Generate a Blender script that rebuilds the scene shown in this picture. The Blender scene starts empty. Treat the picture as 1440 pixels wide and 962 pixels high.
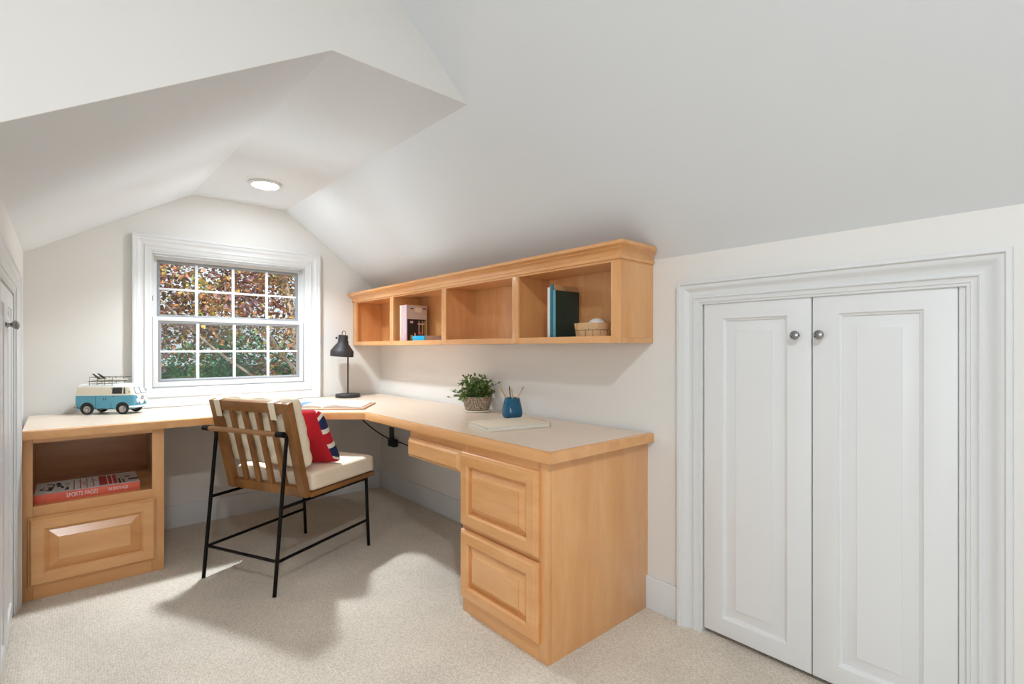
import bpy, bmesh, math, random
from mathutils import Vector, Matrix
random.seed(7)
PI = math.pi
scn = bpy.context.scene
COL = scn.collection

# ------------------------------------------------------------------ helpers
def srgb(r, g, b):
    def f(c):
        c /= 255.0
        return c / 12.92 if c <= 0.04045 else ((c + 0.055) / 1.055) ** 2.4
    return (f(r), f(g), f(b), 1.0)

MATS = {}
def base_mat(name, col, rough=0.5, metal=0.0, spec=0.5):
    m = bpy.data.materials.new(name); m.use_nodes = True
    nt = m.node_tree; p = nt.nodes['Principled BSDF']
    p.inputs['Base Color'].default_value = col
    p.inputs['Roughness'].default_value = rough
    p.inputs['Metallic'].default_value = metal
    p.inputs['Specular IOR Level'].default_value = spec
    MATS[name] = m
    return m, nt, p

def N(nt, t, **kw):
    n = nt.nodes.new(t)
    for k, v in kw.items():
        if k in n.inputs: n.inputs[k].default_value = v
        else: setattr(n, k, v)
    return n

def plain(name, col, rough=0.5, metal=0.0, spec=0.5, var=0.05, scale=30.0, bump=0.0, bscale=200.0):
    m, nt, p = base_mat(name, col, rough, metal, spec)
    tc = N(nt, 'ShaderNodeTexCoord')
    no = N(nt, 'ShaderNodeTexNoise', Scale=scale, Detail=4.0)
    nt.links.new(tc.outputs['Object'], no.inputs['Vector'])
    hs = N(nt, 'ShaderNodeHueSaturation', Color=col)
    mr = N(nt, 'ShaderNodeMapRange')
    mr.inputs['To Min'].default_value = 1 - var; mr.inputs['To Max'].default_value = 1 + var
    nt.links.new(no.outputs['Fac'], mr.inputs['Value'])
    nt.links.new(mr.outputs['Result'], hs.inputs['Value'])
    nt.links.new(hs.outputs['Color'], p.inputs['Base Color'])
    if bump:
        n2 = N(nt, 'ShaderNodeTexNoise', Scale=bscale, Detail=3.0)
        nt.links.new(tc.outputs['Object'], n2.inputs['Vector'])
        b = N(nt, 'ShaderNodeBump', Strength=bump, Distance=0.004)
        nt.links.new(n2.outputs['Fac'], b.inputs['Height'])
        nt.links.new(b.outputs['Normal'], p.inputs['Normal'])
    return m

def wood(name, c1, c2, axis, rough=0.35, scale=12.0, stretch=0.16, spec=0.5, coat=0.0):
    m, nt, p = base_mat(name, c1, rough, 0.0, spec)
    tc = N(nt, 'ShaderNodeTexCoord')
    mp = N(nt, 'ShaderNodeMapping')
    s = [1.0, 1.0, 1.0]; s['xyz'.index(axis)] = stretch
    mp.inputs['Scale'].default_value = s
    nt.links.new(tc.outputs['Object'], mp.inputs['Vector'])
    n1 = N(nt, 'ShaderNodeTexNoise', Scale=scale, Detail=6.0, Roughness=0.55, Distortion=0.6)
    n2 = N(nt, 'ShaderNodeTexNoise', Scale=scale * 9, Detail=3.0, Roughness=0.6)
    for n in (n1, n2): nt.links.new(mp.outputs['Vector'], n.inputs['Vector'])
    mx = N(nt, 'ShaderNodeMath', operation='MULTIPLY_ADD')
    nt.links.new(n2.outputs['Fac'], mx.inputs[0]); mx.inputs[1].default_value = 0.25
    nt.links.new(n1.outputs['Fac'], mx.inputs[2])
    cr = N(nt, 'ShaderNodeValToRGB')
    p.inputs['Coat Weight'].default_value = coat; p.inputs['Coat Roughness'].default_value = 0.22
    cr.color_ramp.elements[0].position = 0.40; cr.color_ramp.elements[0].color = c2
    cr.color_ramp.elements[1].position = 0.85; cr.color_ramp.elements[1].color = c1
    nt.links.new(mx.outputs[0], cr.inputs['Fac'])
    nt.links.new(cr.outputs['Color'], p.inputs['Base Color'])
    b = N(nt, 'ShaderNodeBump', Strength=0.05, Distance=0.002)
    nt.links.new(n2.outputs['Fac'], b.inputs['Height'])
    nt.links.new(b.outputs['Normal'], p.inputs['Normal'])
    return m

# --- materials
def paint(name, col, rough, bscale=7.0, bstr=0.10):
    m, nt, p = base_mat(name, col, rough, 0.0, 0.35)
    tc = N(nt, 'ShaderNodeTexCoord')
    n1 = N(nt, 'ShaderNodeTexNoise', Scale=bscale, Detail=5.0, Roughness=0.45)
    nt.links.new(tc.outputs['Object'], n1.inputs['Vector'])
    b = N(nt, 'ShaderNodeBump', Strength=bstr, Distance=0.01)
    nt.links.new(n1.outputs['Fac'], b.inputs['Height'])
    nt.links.new(b.outputs['Normal'], p.inputs['Normal'])
    return m
paint('wall_paint', srgb(232, 229, 224), 0.75)
paint('ceiling_paint', srgb(228, 231, 234), 0.8, 5.0, 0.16)
plain('trim_paint', srgb(224, 225, 225), 0.42, var=0.01, scale=4)
plain('door_paint', srgb(229, 230, 230), 0.38, var=0.01, scale=4)
plain('vinyl_white', srgb(220, 220, 220), 0.35, var=0.01)
plain('vinyl_grey', srgb(142, 144, 146), 0.45, var=0.02)

def carpet():
    m, nt, p = base_mat('carpet_loop', srgb(214, 200, 182), 0.95, 0.0, 0.1)
    tc = N(nt, 'ShaderNodeTexCoord')
    mp = N(nt, 'ShaderNodeMapping'); mp.inputs['Scale'].default_value = (1.0, 1.25, 1.0)
    nt.links.new(tc.outputs['Object'], mp.inputs['Vector'])
    v = N(nt, 'ShaderNodeTexVoronoi', Scale=120.0, Randomness=0.55)
    nt.links.new(mp.outputs['Vector'], v.inputs['Vector'])
    n1 = N(nt, 'ShaderNodeTexNoise', Scale=2.5, Detail=3.0)
    nt.links.new(tc.outputs['Object'], n1.inputs['Vector'])
    n3 = N(nt, 'ShaderNodeTexNoise', Scale=70.0, Detail=2.0)
    nt.links.new(tc.outputs['Object'], n3.inputs['Vector'])
    cr = N(nt, 'ShaderNodeValToRGB')
    cr.color_ramp.elements[0].position = 0.0; cr.color_ramp.elements[0].color = srgb(243, 234, 220)
    cr.color_ramp.elements[1].position = 0.85; cr.color_ramp.elements[1].color = srgb(204, 191, 174)
    nt.links.new(v.outputs['Distance'], cr.inputs['Fac'])
    hs = N(nt, 'ShaderNodeHueSaturation')
    a = N(nt, 'ShaderNodeMath', operation='MULTIPLY_ADD')
    nt.links.new(n3.outputs['Fac'], a.inputs[0]); a.inputs[1].default_value = 0.35
    nt.links.new(n1.outputs['Fac'], a.inputs[2])
    mr = N(nt, 'ShaderNodeMapRange')
    mr.inputs['From Min'].default_value = 0.4; mr.inputs['From Max'].default_value = 0.95
    mr.inputs['To Min'].default_value = 0.86; mr.inputs['To Max'].default_value = 1.12
    nt.links.new(a.outputs[0], mr.inputs['Value'])
    nt.links.new(mr.outputs['Result'], hs.inputs['Value'])
    nt.links.new(cr.outputs['Color'], hs.inputs['Color'])
    nt.links.new(hs.outputs['Color'], p.inputs['Base Color'])
    b = N(nt, 'ShaderNodeBump', Strength=0.55, Distance=0.005, invert=True)
    nt.links.new(v.outputs['Distance'], b.inputs['Height'])
    nt.links.new(b.outputs['Normal'], p.inputs['Normal'])
carpet()

MW1, MW2 = srgb(235, 178, 120), srgb(221, 157, 97)
for ax in 'xyz': wood('maple_' + ax, MW1, MW2, ax, rough=0.27, coat=0.5)
wood('laminate', srgb(233, 214, 194), srgb(228, 206, 183), 'y', rough=0.28, scale=10, stretch=0.15)
for ax in 'xz': wood('walnut_' + ax, srgb(166, 114, 62), srgb(126, 82, 42), ax, rough=0.4)
wood('ash_rod', srgb(176, 128, 82), srgb(140, 96, 56), 'y', rough=0.4)
plain('black_steel', srgb(6, 6, 6), 0.4, 0.0, 0.2)
plain('canvas', srgb(246, 232, 206), 0.9, var=0.04, scale=60, bump=0.25, bscale=500)
plain('canvas_seat', srgb(250, 232, 208), 0.9, var=0.03, scale=60, bump=0.25, bscale=500)
plain('chrome', srgb(150, 150, 150), 0.22, 1.0)
plain('lamp_black', srgb(48, 47, 46), 0.5, 0.0, 0.4)
plain('rubber', srgb(25, 25, 26), 0.6)
plain('toy_blue', srgb(86, 160, 186), 0.3, var=0.03)
plain('toy_cream', srgb(232, 226, 208), 0.35, var=0.02)
plain('toy_white', srgb(240, 240, 238), 0.3, var=0.02)
plain('toy_glass', srgb(28, 30, 34), 0.12, var=0.01)
plain('toy_glass_light', srgb(205, 214, 222), 0.15, var=0.02)  # windscreen's white reflection is painted in as pale colour; headlamps share it
plain('toy_metal', srgb(160, 160, 158), 0.3, 0.9)
plain('toy_rack', srgb(84, 78, 72), 0.45, 0.5)
plain('vase_glaze', srgb(5, 86, 120), 0.10, var=0.25, scale=18, spec=0.5)
plain('pencil_wood', srgb(214, 170, 110), 0.5)
plain('pencil_dark', srgb(86, 80, 72), 0.5)
plain('pencil_yellow', srgb(206, 160, 62), 0.45)
plain('paper', srgb(226, 222, 214), 0.85, var=0.03, scale=80)
plain('cover_cream', srgb(232, 220, 198), 0.5, var=0.02)
plain('cover_tan', srgb(206, 164, 116), 0.6, var=0.03)
plain('cover_green', srgb(34, 56, 50), 0.45, var=0.06)
plain('cover_teal', srgb(26, 108, 132), 0.4, var=0.04)
plain('cover_teal_light', srgb(90, 158, 168), 0.4, var=0.04)
plain('cover_white', srgb(234, 232, 228), 0.5, var=0.02)
plain('cover_pink', srgb(214, 184, 190), 0.5, var=0.04)
plain('cover_grey', srgb(208, 190, 180), 0.5, var=0.03)
plain('cover_cyan', srgb(24, 176, 222), 0.35, var=0.05)
plain('cover_red', srgb(196, 52, 50), 0.4, var=0.06)
plain('cover_coral', srgb(232, 108, 84), 0.4, var=0.04)
plain('cover_dark', srgb(36, 30, 30), 0.5, var=0.1)
plain('cover_gold', srgb(200, 166, 92), 0.5, var=0.1)
plain('cover_blue', srgb(66, 112, 168), 0.4, var=0.15)
plain('ink', srgb(60, 56, 54), 0.6)
plain('board_tan', srgb(206, 164, 138), 0.6)
plain('ball_white', srgb(240, 236, 230), 0.7, bump=0.2, bscale=60)
plain('flag_red', srgb(192, 22, 40), 0.9, var=0.08, scale=40, bump=0.2, bscale=400)
plain('flag_blue', srgb(26, 40, 84), 0.9, var=0.08, scale=40, bump=0.2, bscale=400)
plain('flag_white', srgb(232, 224, 212), 0.9, var=0.04, scale=40, bump=0.2, bscale=400)
plain('soil', srgb(58, 44, 34), 0.95, var=0.3)
plain('outlet_dark', srgb(52, 48, 44), 0.4)
plain('bark', srgb(150, 134, 118), 0.9, var=0.2, bump=0.4, bscale=40)

def weave(name, c1, c2, scale, rough=0.75):
    m, nt, p = base_mat(name, c1, rough, 0, 0.3)
    tc = N(nt, 'ShaderNodeTexCoord')
    v = N(nt, 'ShaderNodeTexVoronoi', Scale=scale, Randomness=0.35)
    nt.links.new(tc.outputs['Object'], v.inputs['Vector'])
    cr = N(nt, 'ShaderNodeValToRGB')
    cr.color_ramp.elements[0].position = 0.1; cr.color_ramp.elements[0].color = c1
    cr.color_ramp.elements[1].position = 0.65; cr.color_ramp.elements[1].color = c2
    nt.links.new(v.outputs['Distance'], cr.inputs['Fac'])
    nt.links.new(cr.outputs['Color'], p.inputs['Base Color'])
    b = N(nt, 'ShaderNodeBump', Strength=0.6, Distance=0.004, invert=True)
    nt.links.new(v.outputs['Distance'], b.inputs['Height'])
    nt.links.new(b.outputs['Normal'], p.inputs['Normal'])
weave('wicker_grey', srgb(206, 190, 168), srgb(120, 100, 80), 110)
plain('chip_wood', srgb(214, 172, 124), 0.6, var=0.12, scale=50)

def leaf_mat(name, cols, transl=0.45, patch=2.0):
    m, nt, p = base_mat(name, (0, 0, 0, 1), 0.5, 0, 0.4)
    g = N(nt, 'ShaderNodeNewGeometry')
    cr = N(nt, 'ShaderNodeValToRGB'); cr.color_ramp.interpolation = 'LINEAR'
    els = cr.color_ramp.elements
    while len(els) < len(cols): els.new(0.5)
    for i, c in enumerate(cols):
        els[i].position = i / (len(cols) - 1); els[i].color = c
    tcl = N(nt, 'ShaderNodeTexCoord'); nl = N(nt, 'ShaderNodeTexNoise', Scale=patch, Detail=1.0)
    nt.links.new(tcl.outputs['Object'], nl.inputs['Vector'])
    mrl = N(nt, 'ShaderNodeMapRange'); mrl.inputs['From Min'].default_value = 0.3; mrl.inputs['From Max'].default_value = 0.7
    mrl.inputs['To Min'].default_value = 0.0; mrl.inputs['To Max'].default_value = 0.6
    nt.links.new(nl.outputs['Fac'], mrl.inputs['Value'])
    mal = N(nt, 'ShaderNodeMath', operation='MULTIPLY_ADD'); mal.inputs[1].default_value = 0.4
    nt.links.new(g.outputs['Random Per Island'], mal.inputs[0]); nt.links.new(mrl.outputs['Result'], mal.inputs[2])
    nt.links.new(mal.outputs[0], cr.inputs['Fac'])
    nt.links.new(cr.outputs['Color'], p.inputs['Base Color'])
    tr = N(nt, 'ShaderNodeBsdfTranslucent')
    nt.links.new(cr.outputs['Color'], tr.inputs['Color'])
    mx = N(nt, 'ShaderNodeMixShader'); mx.inputs[0].default_value = transl
    nt.links.new(p.outputs[0], mx.inputs[1]); nt.links.new(tr.outputs[0], mx.inputs[2])
    nt.links.new(mx.outputs[0], nt.nodes['Material Output'].inputs['Surface'])
leaf_mat('leaf_houseplant', [srgb(82, 108, 56), srgb(140, 158, 88), srgb(60, 86, 48), srgb(186, 194, 118)], 0.3)
leaf_mat('leaf_copper', [srgb(126, 104, 140), srgb(84, 60, 78), srgb(166, 134, 150), srgb(106, 70, 66), srgb(142, 88, 66), srgb(82, 62, 50), srgb(190, 128, 84), srgb(118, 96, 54),
                         srgb(224, 184, 84), srgb(104, 112, 56), srgb(150, 160, 82), srgb(76, 96, 52)], 0.45, 2.2)
leaf_mat('leaf_green', [srgb(52, 112, 66), srgb(84, 150, 86), srgb(40, 90, 66), srgb(116, 172, 100)], 0.35)

def glass_mat():
    m, nt, p = base_mat('pane_glass', (1, 1, 1, 1), 0.02)
    tr = N(nt, 'ShaderNodeBsdfTransparent', Color=(0.97, 0.98, 0.98, 1))
    gl = N(nt, 'ShaderNodeBsdfGlossy', Roughness=0.02)
    fr = N(nt, 'ShaderNodeFresnel', IOR=1.45)
    mx = N(nt, 'ShaderNodeMixShader')
    nt.links.new(fr.outputs[0], mx.inputs[0])
    nt.links.new(tr.outputs[0], mx.inputs[1]); nt.links.new(gl.outputs[0], mx.inputs[2])
    nt.links.new(mx.outputs[0], nt.nodes['Material Output'].inputs['Surface'])
glass_mat()
def screen_mat():
    m, nt, p = base_mat('screen_mesh', srgb(96, 98, 100), 0.7)
    tr = N(nt, 'ShaderNodeBsdfTransparent', Color=(1, 1, 1, 1))
    mx = N(nt, 'ShaderNodeMixShader'); mx.inputs[0].default_value = 0.16
    nt.links.new(tr.outputs[0], mx.inputs[1]); nt.links.new(p.outputs[0], mx.inputs[2])
    nt.links.new(mx.outputs[0], nt.nodes['Material Output'].inputs['Surface'])
screen_mat()
def emit(name, col, s):
    m = bpy.data.materials.new(name); m.use_nodes = True; nt = m.node_tree
    p = nt.nodes['Principled BSDF']
    p.inputs['Emission Color'].default_value = col; p.inputs['Emission Strength'].default_value = s
    MATS[name] = m
LENS_E = 118.0
emit('lamp_lens', (0.84, 0.93, 1.0, 1), LENS_E)

# --- objects
def tag(o, label, cat=None, group=None, kind=None):
    if label: o['label'] = label
    if cat: o['category'] = cat
    if group: o['group'] = group
    if kind: o['kind'] = kind
    return o

def thing(name, label, cat, loc=(0, 0, 0), rz=0.0, group=None):
    o = bpy.data.objects.new(name, None); COL.objects.link(o)
    o.empty_display_size = 0.05
    o.location = loc; o.rotation_euler = (0, 0, rz)
    return tag(o, label, cat, group)

def finish(bm, name, mats, parent=None, off=(0, 0, 0), smooth=35.0):
    """link bm as one mesh object; off is subtracted from every vertex"""
    bmesh.ops.recalc_face_normals(bm, faces=bm.faces)
    if any(off):
        bmesh.ops.translate(bm, verts=bm.verts, vec=-Vector(off))
    me = bpy.data.meshes.new(name)
    bm.to_mesh(me); bm.free()
    if isinstance(mats, str): mats = [mats]
    for m in mats: me.materials.append(MATS[m])
    if smooth:
        for p in me.polygons: p.use_smooth = True
        me.set_sharp_from_angle(angle=math.radians(smooth))
    o = bpy.data.objects.new(name, me); COL.objects.link(o)
    if parent is not None: o.parent = parent
    return o

def box(bm, x0, x1, y0, y1, z0, z1, bev=0.0, seg=2, mi=0):
    vs = [bm.verts.new(c) for c in ((x0, y0, z0), (x1, y0, z0), (x1, y1, z0), (x0, y1, z0), (x0, y0, z1), (x1, y0, z1), (x1, y1, z1), (x0, y1, z1))]
    fs = [bm.faces.new([vs[i] for i in f]) for f in ((0, 3, 2, 1), (4, 5, 6, 7), (0, 1, 5, 4), (1, 2, 6, 5), (2, 3, 7, 6), (3, 0, 4, 7))]
    for f in fs: f.material_index = mi
    if bev:
        es = list({e for f in fs for e in f.edges})
        bmesh.ops.bevel(bm, geom=es, offset=bev, segments=seg, affect='EDGES', profile=0.5)

def prism(bm, pts, z0, z1, bev=0.0, mi=0):
    """pts: outline in xy; extruded z0..z1"""
    a = [bm.verts.new((x, y, z0)) for x, y in pts]; b = [bm.verts.new((x, y, z1)) for x, y in pts]
    n = len(pts)
    fs = [bm.faces.new(a[::-1]), bm.faces.new(b)]
    for i in range(n): fs.append(bm.faces.new((a[i], a[(i + 1) % n], b[(i + 1) % n], b[i])))
    for f in fs: f.material_index = mi
    if bev:
        es = list({e for f in fs for e in f.edges})
        bmesh.ops.bevel(bm, geom=es, offset=bev, segments=2, affect='EDGES', profile=0.5)

def obox(bm, mat4, sx, sy, sz, bev=0.0, mi=0):
    """oriented box centred on mat4"""
    t = bmesh.new(); box(t, -sx / 2, sx / 2, -sy / 2, sy / 2, -sz / 2, sz / 2, bev)
    bmesh.ops.transform(t, matrix=mat4, verts=t.verts)
    merge(bm, t, mi)

def merge(bm, t, mi=0):
    vm = {v: bm.verts.new(v.co) for v in t.verts}
    for f in t.faces:
        try:
            nf = bm.faces.new([vm[v] for v in f.verts]); nf.material_index = mi if mi is not None else f.material_index
        except ValueError: pass
    t.free()

def lathe(bm, prof, c=(0, 0, 0), seg=32, mat4=None, mi=0):
    """prof: list of (r, z); closed with caps when r>0 at ends"""
    rings = []
    for r, z in prof:
        if r < 1e-6: rings.append([Vector((0, 0, z))])
        else: rings.append([Vector((r * math.cos(2 * PI * k / seg), r * math.sin(2 * PI * k / seg), z)) for k in range(seg)])
    M = Matrix.Translation(Vector(c)) @ (mat4 or Matrix.Identity(4))
    rv = [[bm.verts.new(M @ v) for v in ring] for ring in rings]
    for a, b in zip(rv[:-1], rv[1:]):
        for k in range(seg):
            k2 = (k + 1) % seg
            if len(a) == 1 and len(b) == 1: continue
            if len(a) == 1: f = bm.faces.new((a[0], b[k], b[k2]))
            elif len(b) == 1: f = bm.faces.new((a[k], a[k2], b[0]))
            else: f = bm.faces.new((a[k], a[k2], b[k2], b[k]))
            f.material_index = mi
    for ring in (rv[0], rv[-1]):
        if len(ring) > 1:
            f = bm.faces.new(ring); f.material_index = mi

def tube(bm, pts, r, seg=10, mi=0, taper=None):
    pts = [Vector(p) for p in pts]
    rings = []
    up = Vector((0, 0, 1))
    prev = None
    for i, p in enumerate(pts):
        if i == 0: d = pts[1] - p
        elif i == len(pts) - 1: d = p - pts[i - 1]
        else: d = (pts[i + 1] - p).normalized() + (p - pts[i - 1]).normalized()
        d.normalize()
        if prev is None:
            a = d.cross(up if abs(d.z) < 0.9 else Vector((1, 0, 0))).normalized()
        else:
            a = (prev - d * prev.dot(d)).normalized()
        prev = a
        b = d.cross(a)
        rr = r if taper is None else r + (taper - r) * i / (len(pts) - 1)
        rings.append([bm.verts.new(p + (a * math.cos(2 * PI * k / seg) + b * math.sin(2 * PI * k / seg)) * rr) for k in range(seg)])
    for A, B in zip(rings[:-1], rings[1:]):
        for k in range(seg):
            f = bm.faces.new((A[k], A[(k + 1) % seg], B[(k + 1) % seg], B[k])); f.material_index = mi
    for R in (rings[0][::-1], rings[-1]):
        f = bm.faces.new(R); f.material_index = mi

def arc(p0, p1, p2, n=6):
    """quadratic bend p0 -> p2 around corner p1"""
    p0, p1, p2 = map(Vector, (p0, p1, p2))
    return [p0 * (1 - t) ** 2 + p1 * 2 * t * (1 - t) + p2 * t * t for t in [i / n for i in range(n + 1)]]

def rings_panel(bm, fn, a0, a1, b0, b1, rings, mi=0):
    """concentric rectangles: rings of (inset_a, inset_b, depth); fn maps (a, b, depth) -> xyz"""
    prev = None; first = None
    for ia, ib, d in rings:
        q = [bm.verts.new(fn(a, b, d)) for a, b in ((a0 + ia, b0 + ib), (a1 - ia, b0 + ib), (a1 - ia, b1 - ib), (a0 + ia, b1 - ib))]
        if prev:
            for k in range(4):
                f = bm.faces.new((prev[k], prev[(k + 1) % 4], q[(k + 1) % 4], q[k])); f.material_index = mi
        else: first = q
        prev = q
    bm.faces.new(prev).material_index = mi
    bm.faces.new(first[::-1]).material_index = mi

def sweep_frame(bm, fn, a0, a1, b0, b1, prof, closed=True):
    """mitred moulding round a rectangle (outer bounds); prof of (inset, depth); open = no bottom side"""
    loops = []
    for u, d in prof:
        if closed: pts = [(a0 + u, b0 + u), (a0 + u, b1 - u), (a1 - u, b1 - u), (a1 - u, b0 + u)]
        else: pts = [(a0 + u, b0), (a0 + u, b1 - u), (a1 - u, b1 - u), (a1 - u, b0)]
        loops.append([bm.verts.new(fn(a, b, d)) for a, b in pts])
    n = len(prof); segs = 4 if closed else 3
    for i in range(n):
        A, B = loops[i], loops[(i + 1) % n]
        for k in range(segs):
            bm.faces.new((A[k], A[(k + 1) % 4], B[(k + 1) % 4], B[k]))
    if not closed:
        bm.faces.new([l[0] for l in loops]); bm.faces.new([l[3] for l in loops][::-1])

def text_mesh(s, size, depth=0.0004):
    cu = bpy.data.curves.new('lettering', 'FONT'); cu.body = s; cu.size = size; cu.extrude = depth
    cu.align_x = 'LEFT'; cu.align_y = 'CENTER'
    o = bpy.data.objects.new('lettering', cu)
    me = bpy.data.meshes.new_from_object(o)
    bm = bmesh.new(); bm.from_mesh(me)
    bpy.data.objects.remove(o); bpy.data.meshes.remove(me); bpy.data.curves.remove(cu)
    return bm

# ------------------------------------------------------------------ room shell
XL0, YD = -2.078, -2.113          # left corner of the window wall; plane of the wall over the dormer opening
TH = 0.0188     # the left wall runs very slightly out of square
ZK = 1.503                        # knee wall height, right
def struct(name, bm, m, label, cat, parent=None, smooth=30, off=(0, 0, 0)):
    o = finish(bm, name, m, parent, smooth=smooth, off=off)
    return tag(o, label, cat, kind='structure')

bm = bmesh.new(); box(bm, -4.3, 0.1, -6.7, 0.12, -0.08, 0.0)
struct('floor', bm, 'carpet_loop', 'beige loop pile carpet covering the whole floor', 'floor')

# window opening in the back wall
WX0, WX1, WZ0, WZ1 = -1.525, -0.590, 0.865, 1.722
bm = bmesh.new()
def wy(x0, x1, z0, z1): box(bm, x0, x1, 0.0, 0.12, z0, z1)
wy(-2.3, WX0, 0, 1.5); wy(WX1, 0.12, 0, 1.46); wy(WX0, WX1, 0, WZ0)
# gable top (polygon pieces so that it follows the sloped ceiling)
def gable(pts):
    a = [bm.verts.new((x, 0.0, z)) for x, z in pts]; b = [bm.verts.new((x, 0.12, z)) for x, z in pts]
    n = len(pts); bm.faces.new(a); bm.faces.new(b[::-1])
    for i in range(n): bm.faces.new((a[i], b[i], b[(i + 1) % n], a[(i + 1) % n]))
gable([(-2.3, 1.5), (WX0, 1.5), (WX0, 2.02), (-2.3, 1.55)])
gable([(WX0, WZ1), (WX1, WZ1), (WX1, 2.04), (-0.745, 2.16), (-1.305, 2.16), (WX0, 2.02)])
gable([(WX1, 1.46), (0.12, 1.46), (0.12, 1.54), (WX1, 2.04)])
struct('wall_back', bm, 'wall_paint', 'white gable end wall holding the window', 'wall', smooth=0)

# right wall with the closet recess
CY0, CY1, CZ1 = -3.541, -2.762, 1.308
bm = bmesh.new()
box(bm, 0.045, 0.12, -6.7, 0.0, 0, 1.64)
box(bm, 0.0, 0.045, CY1, 0.0, 0, 1.62); box(bm, 0.0, 0.045, -6.7, CY0, 0, 1.56); box(bm, 0.0, 0.045, CY0, CY1, CZ1, 1.56)
struct('wall_right', bm, 'wall_paint', 'long low white knee wall on the right behind desk and closet', 'wall', smooth=0)

# left wall of the dormer (slightly rotated), with closet recess
LY0, LY1, LZ1 = -1.722, -0.796, 1.352
LW = Matrix.Translation((XL0, 0, 0)) @ Matrix.Rotation(TH, 4, 'Z')
def place_left(o):
    o.location = (XL0, 0, 0); o.rotation_euler = (0, 0, TH); return o
bm = bmesh.new()
box(bm, -0.14, -0.045, -2.10, 0.0, 0, 1.70)
box(bm, -0.045, 0.0, LY1, 0.0, 0, 1.68); box(bm, -0.045, 0.0, -2.10, LY0, 0, 1.68); box(bm, -0.045, 0.0, LY0, LY1, LZ1, 1.68)
place_left(struct('wall_left', bm, 'wall_paint', 'short white left wall beside the small desk cabinet', 'wall', smooth=0))

# wall over the dormer opening, facing the main attic room
bm = bmesh.new()
def wd(pts):
    a = [bm.verts.new((x, YD, z)) for x, z in pts]; b = [bm.verts.new((x, YD + 0.02, z)) for x, z in pts]
    n = len(pts); bm.faces.new(a); bm.faces.new(b[::-1])
    for i in range(n): bm.faces.new((a[i], b[i], b[(i + 1) % n], a[(i + 1) % n]))
wd([(-2.05, 1.6085), (-1.231, 2.1105), (-0.678, 2.1105), (-1.40, 2.752), (-2.05, 2.752)])
wd([(-4.2, 0), (-2.05, 0), (-2.05, 2.752), (-4.2, 2.752)])
struct('wall_dormer', bm, 'wall_paint', 'warm white upright wall above the dormer opening', 'wall', smooth=0)

# unseen walls that close the attic room
bm = bmesh.new(); box(bm, -4.2, 0.1, -6.7, -6.6, 0, 2.85)
struct('wall_front', bm, 'wall_paint', 'plain white wall behind the camera', 'wall', smooth=0)
bm = bmesh.new(); box(bm, -4.3, -4.2, -6.7, YD + 0.02, 0, 2.85)
struct('wall_far_left', bm, 'wall_paint', 'plain white far left wall of the attic room', 'wall', smooth=0)

# ceiling: dormer slopes, dormer flat, main slope and main flat as one skin with thickness
bm = bmesh.new()
NS = 14
def slab(rows):
    """rows of equal length points; build quads, then a second skin 6 cm above, then close the rim"""
    t = bmesh.new()
    g = [[t.verts.new(p) for p in r] for r in rows]
    for A, B in zip(g[:-1], g[1:]):
        for k in range(len(A) - 1): t.faces.new((A[k], A[k + 1], B[k + 1], B[k]))
    r = bmesh.ops.extrude_face_region(t, geom=list(t.faces))
    for v in [e for e in r['geom'] if isinstance(e, bmesh.types.BMVert)]: v.co.z += 0.06
    merge(bm, t)
def crease(y): return 1.568 + (ZK - 1.568) * min(1, max(0, -y / 2.4))
def lerp(a, b, t): return a + (b - a) * t
def xr(y): return lerp(-0.745, -0.678, -y / 2.113)       # flat / right slope edge
def xl(y): return lerp(-1.305, -1.231, -y / 2.113)       # flat / left slope edge
ys = [0.06 + (YD + 0.004 - 0.06) * i / NS for i in range(NS + 1)]
rows = []
for y in ys:
    k = crease(y); x1, z1 = xr(y), 2.11
    s = (z1 - k) / (0 - x1)
    rows.append([(0.06, y, k - s * 0.06), (x1, y, z1)])
slab(rows)
slab([[(xr(y), y, 2.11), (xl(y), y, 2.11)] for y in ys])
slab([[(xl(y), y, 2.11), (xl(y) - 0.85, y, 2.11 - 0.85 * (2.11 - 1.636) / (xl(0) + 2.078))] for y in ys])
# main right slope (same pitch, beyond the dormer)
yb = [YD + 0.004, -2.6, -3.2, -4.0, -5.0, -6.65]
def mrow(y):
    k = crease(y); s = (2.11 - k) / 0.678
    return [(0.06, y, k - s * 0.06), (-0.678, y, 2.11), (-(2.75 - k) / s, y, 2.75)]
slab([mrow(y) for y in yb])
slab([[(-1.36, y, 2.75), (-4.25, y, 2.75)] for y in (YD + 0.018, -6.65)])
tag(finish(bm, 'ceiling', 'ceiling_paint', smooth=12), 'white plastered ceiling sloping over the dormer and the attic room', 'ceiling', kind='structure')

# baseboards
bm = bmesh.new()
box(bm, -0.012, 0.0, -2.664, 0.0, 0, 0.139, 0.002); box(bm, -0.012, 0.0, -6.55, -3.634, 0, 0.139, 0.002)
struct('baseboard_right', bm, 'trim_paint', 'white baseboard along the right wall', 'baseboard')
bm = bmesh.new(); box(bm, -1.524, -0.0125, -0.012, 0.0, 0, 0.139, 0.002)
struct('baseboard_back', bm, 'trim_paint', 'white baseboard under the desk below the window', 'baseboard')

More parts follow.
